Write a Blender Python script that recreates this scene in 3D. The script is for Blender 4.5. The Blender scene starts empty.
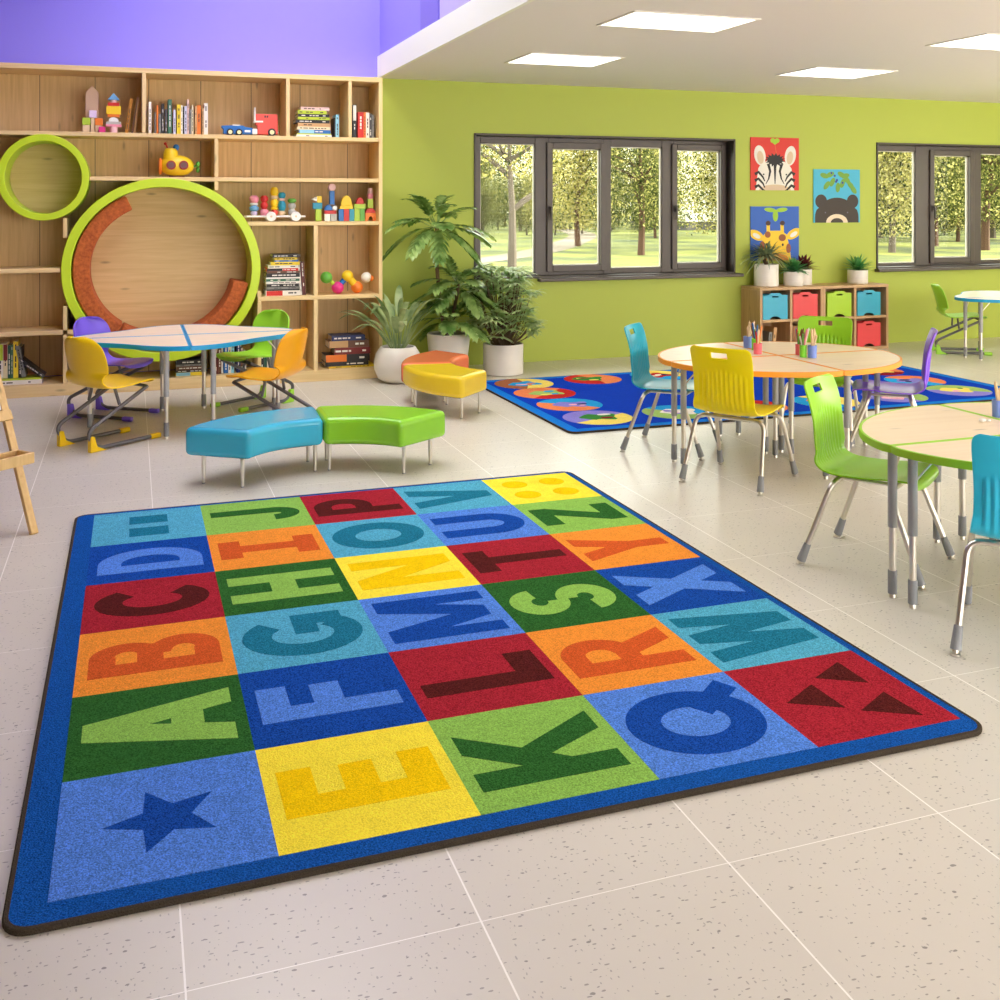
import bpy, bmesh, math, random
from mathutils import Vector, Matrix
R = random.Random(7)
PI = math.pi
COL = bpy.context.scene.collection
SC = bpy.context.scene

# ------------------------------------------------------------------ materials
def lin(c):
    return tuple((x / 12.92 if x <= 0.04045 else ((x + 0.055) / 1.055) ** 2.4) for x in c)
def rgb(r, g, b):
    return lin((r / 255, g / 255, b / 255))
def new_mat(name):
    m = bpy.data.materials.new(name); m.use_nodes = True
    nt = m.node_tree
    return m, nt, nt.nodes['Principled BSDF']
def node(nt, t, **kw):
    n = nt.nodes.new(t)
    for k, v in kw.items(): setattr(n, k, v)
    return n
CACHE = {}
def plain(name, c, rough=0.5, metal=0.0, spec=0.5, coat=0.0):
    key = (name, c, rough)
    if key in CACHE: return CACHE[key]
    m, nt, p = new_mat(name)
    tc = node(nt, 'ShaderNodeTexCoord'); nz = node(nt, 'ShaderNodeTexNoise')
    nz.inputs['Scale'].default_value = 9
    nt.links.new(tc.outputs['Object'], nz.inputs['Vector'])
    mr = node(nt, 'ShaderNodeMapRange'); mr.inputs['To Min'].default_value = 0.96; mr.inputs['To Max'].default_value = 1.04
    nt.links.new(nz.outputs['Fac'], mr.inputs['Value'])
    mx = node(nt, 'ShaderNodeVectorMath', operation='MULTIPLY'); mx.inputs[0].default_value = rgb(*c)
    nt.links.new(mr.outputs['Result'], mx.inputs[1]); nt.links.new(mx.outputs[0], p.inputs['Base Color'])
    p.inputs['Roughness'].default_value = rough; p.inputs['Metallic'].default_value = metal
    p.inputs['Specular IOR Level'].default_value = spec; p.inputs['Coat Weight'].default_value = coat
    CACHE[key] = m
    return m
def emis(name, c, s):
    m, nt, p = new_mat(name)
    p.inputs['Base Color'].default_value = (*rgb(*c), 1)
    p.inputs['Emission Color'].default_value = (*rgb(*c), 1); p.inputs['Emission Strength'].default_value = s
    return m
def wood(name, c1, c2, axis='Z', rough=0.5, plank=0.0, scale=1.0):
    """procedural timber: grain along one axis, knots, optional board joints"""
    m, nt, p = new_mat(name)
    tc = node(nt, 'ShaderNodeTexCoord'); mp = node(nt, 'ShaderNodeMapping')
    s = {'X': (1.2, 26, 26), 'Y': (26, 1.2, 26), 'Z': (26, 26, 1.2)}[axis]
    mp.inputs['Scale'].default_value = tuple(v * scale for v in s)
    nt.links.new(tc.outputs['Object'], mp.inputs['Vector'])
    n1 = node(nt, 'ShaderNodeTexNoise'); n1.inputs['Scale'].default_value = 1.6; n1.inputs['Detail'].default_value = 5; n1.inputs['Distortion'].default_value = 0.6
    nt.links.new(mp.outputs[0], n1.inputs['Vector'])
    mp2 = node(nt, 'ShaderNodeMapping')
    s2 = {'X': (2.5, 9, 9), 'Y': (9, 2.5, 9), 'Z': (9, 9, 2.5)}[axis]
    mp2.inputs['Scale'].default_value = s2
    nt.links.new(tc.outputs['Object'], mp2.inputs['Vector'])
    vo = node(nt, 'ShaderNodeTexVoronoi'); vo.inputs['Scale'].default_value = 1.0
    nt.links.new(mp2.outputs[0], vo.inputs['Vector'])
    kr = node(nt, 'ShaderNodeValToRGB'); kr.color_ramp.elements[0].position = 0.03; kr.color_ramp.elements[1].position = 0.13
    nt.links.new(vo.outputs['Distance'], kr.inputs['Fac'])
    cr = node(nt, 'ShaderNodeValToRGB')
    cr.color_ramp.elements[0].position = 0.3; cr.color_ramp.elements[1].position = 0.75
    cr.color_ramp.elements[0].color = (*rgb(*c2), 1); cr.color_ramp.elements[1].color = (*rgb(*c1), 1)
    nt.links.new(n1.outputs['Fac'], cr.inputs['Fac'])
    mx = node(nt, 'ShaderNodeMix', data_type='RGBA'); mx.inputs['A'].default_value = (*rgb(*(v * 0.78 for v in c2)), 1)
    nt.links.new(kr.outputs['Color'], mx.inputs['Factor']); nt.links.new(cr.outputs['Color'], mx.inputs['B'])
    out = mx.outputs['Result']
    if plank:
        sp = node(nt, 'ShaderNodeSeparateXYZ'); nt.links.new(tc.outputs['Object'], sp.inputs[0])
        a = node(nt, 'ShaderNodeMath', operation='MULTIPLY'); a.inputs[1].default_value = 1 / plank
        nt.links.new(sp.outputs['X'], a.inputs[0])
        f = node(nt, 'ShaderNodeMath', operation='FRACT'); nt.links.new(a.outputs[0], f.inputs[0])
        g = node(nt, 'ShaderNodeMath', operation='GREATER_THAN'); g.inputs[1].default_value = 0.016
        nt.links.new(f.outputs[0], g.inputs[0])
        m2 = node(nt, 'ShaderNodeMix', data_type='RGBA'); m2.inputs['A'].default_value = (*rgb(*(v * 0.62 for v in c2)), 1)
        nt.links.new(g.outputs[0], m2.inputs['Factor']); nt.links.new(out, m2.inputs['B']); out = m2.outputs['Result']
    nt.links.new(out, p.inputs['Base Color']); p.inputs['Roughness'].default_value = rough
    return m
def carpet(name, c, var=None, sc=240):
    if var is None: var = .70 - .56 * (sum(c[:2]) / 500) ** 1.0
    m, nt, p = new_mat(name)
    tc = node(nt, 'ShaderNodeTexCoord'); n1 = node(nt, 'ShaderNodeTexNoise')
    n1.inputs['Scale'].default_value = sc; n1.inputs['Detail'].default_value = 2
    nt.links.new(tc.outputs['Object'], n1.inputs['Vector'])
    n2 = node(nt, 'ShaderNodeTexNoise'); n2.inputs['Scale'].default_value = 22; n2.inputs['Detail'].default_value = 3
    nt.links.new(tc.outputs['Object'], n2.inputs['Vector'])
    mr = node(nt, 'ShaderNodeMapRange'); mr.inputs['From Min'].default_value = 0.3; mr.inputs['From Max'].default_value = 0.7
    mr.inputs['To Min'].default_value = 1 - var; mr.inputs['To Max'].default_value = 1 + var
    nt.links.new(n1.outputs['Fac'], mr.inputs['Value'])
    mr2 = node(nt, 'ShaderNodeMapRange'); mr2.inputs['To Min'].default_value = 0.9; mr2.inputs['To Max'].default_value = 1.1
    nt.links.new(n2.outputs['Fac'], mr2.inputs['Value'])
    mu = node(nt, 'ShaderNodeMath', operation='MULTIPLY')
    nt.links.new(mr.outputs[0], mu.inputs[0]); nt.links.new(mr2.outputs[0], mu.inputs[1])
    mx = node(nt, 'ShaderNodeVectorMath', operation='MULTIPLY'); mx.inputs[0].default_value = rgb(*c)
    nt.links.new(mu.outputs[0], mx.inputs[1]); nt.links.new(mx.outputs[0], p.inputs['Base Color'])
    bp = node(nt, 'ShaderNodeBump'); bp.inputs['Strength'].default_value = 0.7; bp.inputs['Distance'].default_value = 0.005
    nt.links.new(n1.outputs['Fac'], bp.inputs['Height']); nt.links.new(bp.outputs[0], p.inputs['Normal'])
    p.inputs['Roughness'].default_value = 0.95; p.inputs['Specular IOR Level'].default_value = 0.03
    return m
def leaf_mat(name, c1, c2, rough=0.45, trans=0.25, spec=0.5):
    m, nt, p = new_mat(name)
    tc = node(nt, 'ShaderNodeTexCoord'); n1 = node(nt, 'ShaderNodeTexNoise'); n1.inputs['Scale'].default_value = 7
    nt.links.new(tc.outputs['Object'], n1.inputs['Vector'])
    cr = node(nt, 'ShaderNodeValToRGB'); cr.color_ramp.elements[0].position = 0.35; cr.color_ramp.elements[1].position = 0.65
    cr.color_ramp.elements[0].color = (*rgb(*c1), 1); cr.color_ramp.elements[1].color = (*rgb(*c2), 1)
    nt.links.new(n1.outputs['Fac'], cr.inputs['Fac']); nt.links.new(cr.outputs[0], p.inputs['Base Color'])
    p.inputs['Roughness'].default_value = rough; p.inputs['Specular IOR Level'].default_value = spec
    tr = node(nt, 'ShaderNodeBsdfTranslucent'); nt.links.new(cr.outputs[0], tr.inputs['Color'])
    ms = node(nt, 'ShaderNodeMixShader'); ms.inputs[0].default_value = trans
    nt.links.new(p.outputs[0], ms.inputs[1]); nt.links.new(tr.outputs[0], ms.inputs[2])
    nt.links.new(ms.outputs[0], nt.nodes['Material Output'].inputs['Surface'])
    return m

# ------------------------------------------------------------------ mesh builder
class MB:
    def __init__(s): s.v = []; s.f = []; s.m = []
    def add(s, vs, fs, mi=0):
        b = len(s.v); s.v += [tuple(v) for v in vs]
        for k, f in enumerate(fs): s.f.append([b + i for i in f]); s.m.append(mi[k] if isinstance(mi, list) else mi)
    def box(s, x0, x1, y0, y1, z0, z1, mi=0, M=None):
        vs = [Vector((x, y, z)) for z in (z0, z1) for y in (y0, y1) for x in (x0, x1)]
        if M: vs = [M @ v for v in vs]
        s.add(vs, [(0, 2, 3, 1), (4, 5, 7, 6), (0, 1, 5, 4), (2, 6, 7, 3), (0, 4, 6, 2), (1, 3, 7, 5)], mi)
    def prism(s, poly, z0, z1, mi=0, M=None, cap=True, mi_side=None):
        n = len(poly)
        a = sum(poly[i][0] * poly[(i + 1) % n][1] - poly[(i + 1) % n][0] * poly[i][1] for i in range(n))
        if a < 0: poly = poly[::-1]
        vs = [Vector((x, y, z0)) for x, y in poly] + [Vector((x, y, z1)) for x, y in poly]
        if M: vs = [M @ v for v in vs]
        fs = [(i, (i + 1) % n, n + (i + 1) % n, n + i) for i in range(n)]; ms = [mi if mi_side is None else mi_side] * n
        if cap: fs += [tuple(range(n))[::-1], tuple(range(n, 2 * n))]; ms += [mi, mi]
        s.add(vs, fs, ms)
    def ring(s, outer, inner, z0, z1, mi=0, M=None):
        n = len(outer)
        vs = [Vector((*p, z)) for z in (z0, z1) for p in outer] + [Vector((*p, z)) for z in (z0, z1) for p in inner]
        if M: vs = [M @ v for v in vs]
        fs = []
        for i in range(n):
            j = (i + 1) % n
            fs += [(i, j, n + j, n + i), (2 * n + j, 2 * n + i, 3 * n + i, 3 * n + j), (n + i, n + j, 3 * n + j, 3 * n + i), (j, i, 2 * n + i, 2 * n + j)]
        s.add(vs, fs, mi)
    def lathe(s, prof, seg=24, mi=0, M=None, cap0=True, cap1=True):
        vs = []; n = len(prof)
        for r, z in prof:
            for k in range(seg):
                a = 2 * PI * k / seg; vs.append(Vector((r * math.cos(a), r * math.sin(a), z)))
        if M: vs = [M @ v for v in vs]
        fs = []
        for i in range(n - 1):
            for k in range(seg):
                l = (k + 1) % seg
                fs.append((i * seg + k, i * seg + l, (i + 1) * seg + l, (i + 1) * seg + k))
        if cap0: fs.append(tuple(range(seg))[::-1])
        if cap1: fs.append(tuple((n - 1) * seg + k for k in range(seg)))
        s.add(vs, fs, mi)
    def cyl(s, p0, p1, r0, r1=None, seg=16, mi=0):
        p0 = Vector(p0); p1 = Vector(p1); d = p1 - p0
        M = Matrix.Translation(p0) @ d.to_track_quat('Z', 'Y').to_matrix().to_4x4()
        s.lathe([(r0, 0), (r0 if r1 is None else r1, d.length)], seg, mi, M)
    def ball(s, c, rx, ry=None, rz=None, seg=20, mi=0, M=None):
        ry = ry or rx; rz = rz or rx
        T = (M or Matrix()) @ Matrix.Translation(c) @ Matrix.Diagonal((rx, ry, rz, 1))
        k = seg // 2
        s.lathe([(max(1e-4, math.sin(PI * i / k)), -math.cos(PI * i / k)) for i in range(k + 1)], seg, mi, T, False, False)
    def tube(s, pts, r, seg=10, mi=0, closed=False):
        P = [Vector(p) for p in pts]; n = len(P); rs = r if isinstance(r, (list, tuple)) else [r] * n
        vs = []; up = None
        for i in range(n):
            t = (P[min(i + 1, n - 1)] - P[max(i - 1, 0)]).normalized()
            if up is None:
                up = Vector((0, 0, 1)) if abs(t.z) < 0.9 else Vector((1, 0, 0))
            u = (up - t * up.dot(t)).normalized(); w = t.cross(u); up = u
            for k in range(seg):
                a = 2 * PI * k / seg; vs.append(P[i] + (u * math.cos(a) + w * math.sin(a)) * rs[i])
        fs = []
        for i in range(n - 1):
            for k in range(seg):
                l = (k + 1) % seg; fs.append((i * seg + k, i * seg + l, (i + 1) * seg + l, (i + 1) * seg + k))
        fs += [tuple(range(seg))[::-1], tuple((n - 1) * seg + k for k in range(seg))]
        s.add(vs, fs, mi)
    def blade(s, p0, d, L, w, droop=0.2, n=6, mi=0, fold=0.15, taper=1.0):
        """one leaf: a curved, folded, pointed strip"""
        p0 = Vector(p0); d = Vector(d).normalized(); vs = []
        side = d.cross(Vector((0, 0, 1)))
        side = side.normalized() if side.length > 1e-3 else Vector((1, 0, 0))
        for i in range(n + 1):
            t = i / n
            p = p0 + d * (L * t) - Vector((0, 0, droop * L * t * t))
            ww = w * max(0.03, math.sin(PI * min(1, 0.08 + 0.92 * t ** taper)) ** 0.8)
            up = side.cross(d).normalized()
            vs += [p - side * ww + up * (fold * ww), p, p + side * ww + up * (fold * ww)]
        fs = []
        for i in range(n):
            a = 3 * i; fs += [(a, a + 1, a + 4, a + 3), (a + 1, a + 2, a + 5, a + 4)]
        s.add(vs, fs, mi)
    def build(s, name, mats, parent=None, origin=(0, 0, 0), bevel=0, seg=2, smooth=40, rot=0.0, kind=None, link=True):
        me = bpy.data.meshes.new(name)
        o = Vector(origin)
        vs = [Vector(v) - o for v in s.v]
        if rot:
            Q = Matrix.Rotation(-rot, 4, 'Z'); vs = [Q @ v for v in vs]
        me.from_pydata([tuple(v) for v in vs], [], s.f)
        for m in (mats if isinstance(mats, (list, tuple)) else [mats]): me.materials.append(m)
        me.polygons.foreach_set('material_index', s.m)
        if smooth:
            me.shade_smooth(); me.set_sharp_from_angle(angle=math.radians(smooth))
        me.update()
        ob = bpy.data.objects.new(name, me); COL.objects.link(ob)
        if parent: ob.parent = parent
        else:
            ob.location = o; ob.rotation_euler.z = rot
        if bevel:
            b = ob.modifiers.new('bevel', 'BEVEL'); b.width = bevel; b.segments = seg; b.limit_method = 'ANGLE'; b.angle_limit = math.radians(38)
        if kind: ob['kind'] = kind
        return ob
def tag(o, label, cat, group=None, kind=None):
    o['label'] = label; o['category'] = cat
    if group: o['group'] = group
    if kind: o['kind'] = kind
    return o
def thing(name, label, cat, loc=(0, 0, 0), rz=0.0, group=None):
    o = bpy.data.objects.new(name, None); COL.objects.link(o)
    o.location = loc; o.rotation_euler = (0, 0, rz); o.empty_display_size = 0.1
    return tag(o, label, cat, group)
def children(o): return [c for c in bpy.data.objects if c.parent == o]
def copy_tree(o, loc=None, rz=None, label=None, group=None, swap=None):
    def rec(src, par):
        c = src.copy()
        if swap and c.type == 'MESH':
            keys = [m.name for m in c.data.materials]
            if any(k in swap for k in keys):
                c.data = c.data.copy()
                for i, k in enumerate(keys):
                    if k in swap: c.data.materials[i] = swap[k]
        COL.objects.link(c); c.parent = par
        for ch in children(src): rec(ch, c)
        return c
    r = rec(o, None)
    if loc is not None: r.location = loc
    if rz is not None: r.rotation_euler.z = rz
    if label: r['label'] = label
    if group: r['group'] = group
    return r
def arc(cx, cy, rx, ry, a0, a1, n=16):
    return [(cx + rx * math.cos(math.radians(a0 + (a1 - a0) * i / n)), cy + ry * math.sin(math.radians(a0 + (a1 - a0) * i / n))) for i in range(n + 1)]
def inset(poly, d):
    n = len(poly); out = []
    a = sum(poly[i][0] * poly[(i + 1) % n][1] - poly[(i + 1) % n][0] * poly[i][1] for i in range(n))
    sg = 1 if a > 0 else -1
    for i in range(n):
        p0 = Vector(poly[i - 1]); p1 = Vector(poly[i]); p2 = Vector(poly[(i + 1) % n])
        e1 = (p1 - p0).normalized(); e2 = (p2 - p1).normalized()
        n1 = Vector((-e1.y, e1.x)) * sg; n2 = Vector((-e2.y, e2.x)) * sg
        k = 1 + n1.dot(n2); b = (n1 + n2) / max(k, 0.25)
        q = p1 + b * d; out.append((q.x, q.y))
    return out

# ------------------------------------------------------------------ camera (level, lens shifted down)
CAM_H = 1.5
cam = bpy.data.cameras.new('camera'); camo = bpy.data.objects.new('camera', cam); COL.objects.link(camo)
camo.location = (0, 0, CAM_H); camo.rotation_euler = (PI / 2, 0, -0.3364)
cam.sensor_width = 36; cam.lens = 36 * 1.05226; cam.shift_y = -0.29613; cam.clip_end = 400
SC.camera = camo

YW = 9.33          # green wall plane
YS = 8.895         # bookshelf front
CE = 2.635         # dropped ceiling
XF = 2.10          # fascia plane

# ------------------------------------------------------------------ setting
def struct(o): o['kind'] = 'structure'; return o
def floor_material():
    m, nt, p = new_mat('speckled_vinyl_tile')
    tc = node(nt, 'ShaderNodeTexCoord'); sp = node(nt, 'ShaderNodeSeparateXYZ'); nt.links.new(tc.outputs['Object'], sp.inputs[0])
    PT = 0.5927
    def line(ax, off, wd):
        a = node(nt, 'ShaderNodeMath', operation='SUBTRACT'); a.inputs[1].default_value = off - wd / 2; nt.links.new(sp.outputs[ax], a.inputs[0])
        b = node(nt, 'ShaderNodeMath', operation='MULTIPLY'); b.inputs[1].default_value = 1 / PT; nt.links.new(a.outputs[0], b.inputs[0])
        c = node(nt, 'ShaderNodeMath', operation='FRACT'); nt.links.new(b.outputs[0], c.inputs[0])
        d = node(nt, 'ShaderNodeMath', operation='LESS_THAN'); d.inputs[1].default_value = wd / PT; nt.links.new(c.outputs[0], d.inputs[0])
        return d
    lx = line('X', 0.0962, 0.0042); ly = line('Y', 2.0891, 0.0024)
    mxl = node(nt, 'ShaderNodeMath', operation='MAXIMUM'); nt.links.new(lx.outputs[0], mxl.inputs[0]); nt.links.new(ly.outputs[0], mxl.inputs[1])
    n0 = node(nt, 'ShaderNodeTexNoise'); n0.inputs['Scale'].default_value = 1.4; n0.inputs['Detail'].default_value = 4; nt.links.new(tc.outputs['Object'], n0.inputs['Vector'])
    cr = node(nt, 'ShaderNodeValToRGB'); cr.color_ramp.elements[0].color = (*rgb(207, 200, 187), 1); cr.color_ramp.elements[1].color = (*rgb(219, 213, 200), 1)
    nt.links.new(n0.outputs['Fac'], cr.inputs['Fac'])
    col = cr.outputs['Color']
    wrp = node(nt, 'ShaderNodeTexNoise'); wrp.inputs['Scale'].default_value = 30; nt.links.new(tc.outputs['Object'], wrp.inputs['Vector'])
    for scale, thr, keep, c, stretch in ((30, 0.10, 0.42, (150, 144, 134), (1, 2.3, 1)), (52, 0.12, 0.26, (166, 160, 150), (1.8, 1, 1)), (15, 0.055, 0.30, (134, 128, 120), (1, 1.6, 1))):
        mp = node(nt, 'ShaderNodeMapping'); mp.inputs['Scale'].default_value = stretch; mp.inputs['Rotation'].default_value = (0, 0, 0.35 * scale)
        nt.links.new(tc.outputs['Object'], mp.inputs['Vector'])
        ad = node(nt, 'ShaderNodeVectorMath', operation='MULTIPLY_ADD'); ad.inputs[1].default_value = (0.02,) * 3
        nt.links.new(wrp.outputs['Color'], ad.inputs[0]); nt.links.new(mp.outputs[0], ad.inputs[2])
        v = node(nt, 'ShaderNodeTexVoronoi'); v.voronoi_dimensions = '2D'; v.inputs['Scale'].default_value = scale
        nt.links.new(ad.outputs[0], v.inputs['Vector'])
        sv = node(nt, 'ShaderNodeSeparateColor'); nt.links.new(v.outputs['Color'], sv.inputs[0])
        # a different size for every chip
        th = node(nt, 'ShaderNodeMath', operation='MULTIPLY'); th.inputs[1].default_value = thr * 1.6; nt.links.new(sv.outputs['Green'], th.inputs[0])
        l1 = node(nt, 'ShaderNodeMath', operation='LESS_THAN'); nt.links.new(v.outputs['Distance'], l1.inputs[0]); nt.links.new(th.outputs[0], l1.inputs[1])
        l2 = node(nt, 'ShaderNodeMath', operation='LESS_THAN'); l2.inputs[1].default_value = keep; nt.links.new(sv.outputs['Red'], l2.inputs[0])
        mu = node(nt, 'ShaderNodeMath', operation='MULTIPLY'); nt.links.new(l1.outputs[0], mu.inputs[0]); nt.links.new(l2.outputs[0], mu.inputs[1])
        mu2 = node(nt, 'ShaderNodeMath', operation='MULTIPLY'); mu2.inputs[1].default_value = 0.9; nt.links.new(mu.outputs[0], mu2.inputs[0])
        mx = node(nt, 'ShaderNodeMix', data_type='RGBA'); mx.inputs['B'].default_value = (*rgb(*c), 1)
        nt.links.new(mu2.outputs[0], mx.inputs['Factor']); nt.links.new(col, mx.inputs['A']); col = mx.outputs['Result']
    mx = node(nt, 'ShaderNodeMix', data_type='RGBA'); mx.inputs['B'].default_value = (*rgb(252, 248, 240), 1)
    nt.links.new(mxl.outputs[0], mx.inputs['Factor']); nt.links.new(col, mx.inputs['A'])
    nt.links.new(mx.outputs['Result'], p.inputs['Base Color'])
    p.inputs['Roughness'].default_value = 0.32; p.inputs['Specular IOR Level'].default_value = 0.4
    return m
def wall_paint(name, c):
    m, nt, p = new_mat(name)
    tc = node(nt, 'ShaderNodeTexCoord'); n = node(nt, 'ShaderNodeTexNoise'); n.inputs['Scale'].default_value = 180; n.inputs['Detail'].default_value = 2
    nt.links.new(tc.outputs['Object'], n.inputs['Vector'])
    bp = node(nt, 'ShaderNodeBump'); bp.inputs['Strength'].default_value = 0.08; bp.inputs['Distance'].default_value = 0.002
    nt.links.new(n.outputs['Fac'], bp.inputs['Height']); nt.links.new(bp.outputs[0], p.inputs['Normal'])
    p.inputs['Base Color'].default_value = (*rgb(*c), 1); p.inputs['Roughness'].default_value = 0.55; p.inputs['Specular IOR Level'].default_value = 0.3
    return m
M_green = wall_paint('green_wall_paint', (178, 191, 85))
M_purple = wall_paint('purple_wall_paint', (150, 138, 238))
M_white = wall_paint('white_ceiling_paint', (238, 232, 234))
M_fascia = wall_paint('white_fascia_paint', (246, 246, 236))

mb = MB(); mb.box(-3.0, 12.2, -3.0, YW + 0.2, -0.2, 0); struct(mb.build('floor', floor_material()))
# green wall with two window openings
W1 = (3.005, 5.80, 0.79, 2.16); W2 = (7.54, 10.40, 0.80, 2.16)
mb = MB()
def wallbox(x0, x1, z0, z1): mb.box(x0, x1, YW, YW + 0.2, z0, z1)
wallbox(2.06, W1[0], 0, CE + 0.01); wallbox(W1[1], W2[0], 0, CE + 0.01); wallbox(W2[1], 12.2, 0, CE + 0.01)
for W in (W1, W2): wallbox(W[0], W[1], 0, W[2]); wallbox(W[0], W[1], W[3], CE + 0.01)
struct(mb.build('wall_back', M_green))
mb = MB(); mb.box(-3.0, 2.06, YW, YW + 0.2, 0, 4.7); mb.box(2.06, 2.40, YW, YW + 0.2, CE + 0.01, 4.7); struct(mb.build('wall_back_upper', M_purple))
mb = MB(); mb.box(XF + 0.012, XF + 0.3, -3.0, YW, 2.83, 7.4)  # carried on above the roof, out of view, to block the sun
struct(mb.build('wall_right_upper', M_purple))
mb = MB(); mb.box(-2.1, -1.9, -3.0, YW, 0, 4.7); struct(mb.build('wall_left', wall_paint('shading_wall_brown', (92, 70, 54))))  # unseen wall, coloured dark to shade the floor on this side
def open_wall(name, M, a0, a1, o0, o1, axis, p0, p1_, top, zl=.8, zh=2.3):
    mb = MB()
    for u0, u1, z0, z1 in ((a0, a1, 0, zl), (a0, a1, zh, top), (a0, o0, zl, zh), (o1, a1, zl, zh)):
        if axis == 'x': mb.box(u0, u1, p0, p1_, z0, z1)
        else: mb.box(p0, p1_, u0, u1, z0, z1)
    return struct(mb.build(name, M))
open_wall('wall_rear', M_white, -3.0, 12.2, 1.6, 11.0, 'x', -3.2, -3.0, 4.7, .45, 2.5)  # unseen wall; its opening is enlarged to throw fill light on chair backs
open_wall('wall_right', M_green, -3.0, YW + .2, -1.5, 5.6, 'y', 12.2, 12.4, CE + .2)  # unseen wall added to stop low sun; opening set for side light
mb = MB(); mb.box(XF + 0.02, 12.2, -3.0, YW, CE, CE + 0.18); struct(mb.build('ceiling', M_white))
mb = MB(); mb.box(XF - 0.01, XF + 0.02, -3.0, YW, CE, CE + 0.195); struct(mb.build('trim_1', M_fascia))
# upper wall: grooved panels beyond the fascia
M_lav = plain('pale_lavender_panel', (196, 184, 226), 0.3)
M_lavd = wall_paint('lavender_panel_paint', (132, 118, 222))
mb = MB()
for y0, y1, mi in ((7.36, 7.86, 0), (6.62, 7.32, 1), (5.6, 6.58, 1), (4.6, 5.56, 1)):
    mb.box(XF - 0.003, XF + 0.014, y0, y1, 2.835, 4.6, mi)
struct(mb.build('trim_2', [M_lavd, M_lav], bevel=0.004))
# unseen roof of the double-height bay; roof light sized to shade the left
mb = MB(); mb.box(-3.0, 0.1, -3.0, YW + 0.2, 4.7, 4.9); mb.box(2.0, 2.4, -3.0, YW + 0.2, 4.7, 4.9)
mb.box(0.1, 2.0, 9.1, YW + 0.2, 4.7, 4.9); mb.box(0.1, 2.0, -3.0, 4.4, 4.7, 4.9)
struct(mb.build('ceiling_upper', M_white))

# windows
M_frame = plain('dark_brown_window_frame', (84, 74, 68), 0.4)
M_framed = plain('dark_window_reveal', (70, 62, 57), 0.45)
def glass_mat():
    m = bpy.data.materials.new('window_glass'); m.use_nodes = True; nt = m.node_tree; nt.nodes.clear()
    o = node(nt, 'ShaderNodeOutputMaterial'); t = node(nt, 'ShaderNodeBsdfTransparent'); t.inputs[0].default_value = (0.86, 0.88, 0.84, 1)
    g = node(nt, 'ShaderNodeBsdfGlossy'); g.inputs['Roughness'].default_value = 0.02
    fr = node(nt, 'ShaderNodeFresnel'); fr.inputs['IOR'].default_value = 1.10
    ms = node(nt, 'ShaderNodeMixShader'); nt.links.new(fr.outputs[0], ms.inputs[0])
    nt.links.new(t.outputs[0], ms.inputs[1]); nt.links.new(g.outputs[0], ms.inputs[2]); nt.links.new(ms.outputs[0], o.inputs[0])
    return m
M_glass = glass_mat()
M_seal = plain('pale_glazing_bead', (214, 208, 196), 0.5)
YF = 9.465   # face of the window frame inside the reveal
KX = YF / YW
def Zk(z): return CAM_H + (z - CAM_H) * KX
def window(n, W, panes, sill_x):
    w = struct(thing('window_%d' % n, '', 'window', (W[0], YW, W[2])))
    w['label'] = ['', 'dark framed four-pane window in the green wall between the floor plants and the animal posters',
                  'dark framed window at the right end of the green wall, above the small blue table'][n]
    og = (W[0], YW, W[2])
    mb = MB()   # lining of the reveal and the lip round it
    for x0, x1, z0, z1 in ((W[0], W[0] + 0.02, W[2], W[3]), (W[1] - 0.02, W[1], W[2], W[3]), (W[0], W[1], W[3] - 0.02, W[3]), (W[0], W[1], W[2], W[2] + 0.02)):
        mb.box(x0, x1, YW - 0.012, YW + 0.2, z0, z1)
    mb.build('reveal', M_framed, w, og, 0.003)
    mb = MB(); mb.box(sill_x[0], sill_x[1], YW - 0.075, YW + 0.03, W[2] - 0.028, W[2] + 0.004)
    mb.build('sill', M_frame, w, og, 0.006)
    # fixed outer frame with mullions
    mb = MB(); xs = [W[0] + 0.02]
    x0, x1, z0, z1 = W[0] + 0.02, W[1] - 0.02, W[2] + 0.02, W[3] - 0.02
    cur = x0
    for k, (a, b, c, d, cas) in enumerate(panes):
        a, b = a * KX, b * KX; c, d = Zk(c), Zk(d)
        e = 0.035 if cas else 0.0
        mb.box(cur, a - e, YF, YF + 0.06, z0, z1)
        mb.box(a - e, b + e, YF, YF + 0.06, z0, c - e); mb.box(a - e, b + e, YF, YF + 0.06, d + e, z1)
        cur = b + e
    mb.box(cur, x1, YF, YF + 0.06, z0, z1)
    mb.build('frame', M_frame, w, og, 0.004)
    for k, (a, b, c, d, cas) in enumerate(panes):
        a, b = a * KX, b * KX; c, d = Zk(c), Zk(d)
        par = w
        if cas:
            mb = MB(); e = 0.06
            for q in ((a - e, a, c - e, d + e), (b, b + e, c - e, d + e), (a, b, c - e, c), (a, b, d, d + e)):
                mb.box(q[0], q[1], YF - 0.022, YF + 0.045, q[2], q[3])
            par = mb.build('sash', M_frame, w, og, 0.005)
            mb = MB(); hx = a - 0.03; hz = (c + d) / 2 - 0.02
            mb.box(hx - 0.014, hx + 0.014, YF - 0.034, YF - 0.018, hz - 0.035, hz + 0.035); mb.cyl((hx, YF - 0.02, hz + 0.012), (hx, YF - 0.06, hz + 0.012), 0.009)
            mb.box(hx - 0.01, hx + 0.01, YF - 0.068, YF - 0.052, hz - 0.11, hz + 0.025)
            mb.build('handle', M_framed, par, og, 0.003)
        mb = MB()
        t = 0.008
        for q in ((a, a + t, c, d), (b - t, b, c, d), (a, b, c, c + t), (a, b, d - t, d)): mb.box(q[0], q[1], YF + 0.02, YF + 0.05, q[2], q[3])
        mb.build('glazing_bead', M_seal, par, og)
        mb = MB(); mb.box(a + t, b - t, YF + 0.030, YF + 0.036, c + t, d - t); mb.build('pane', M_glass, par, og)
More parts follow.
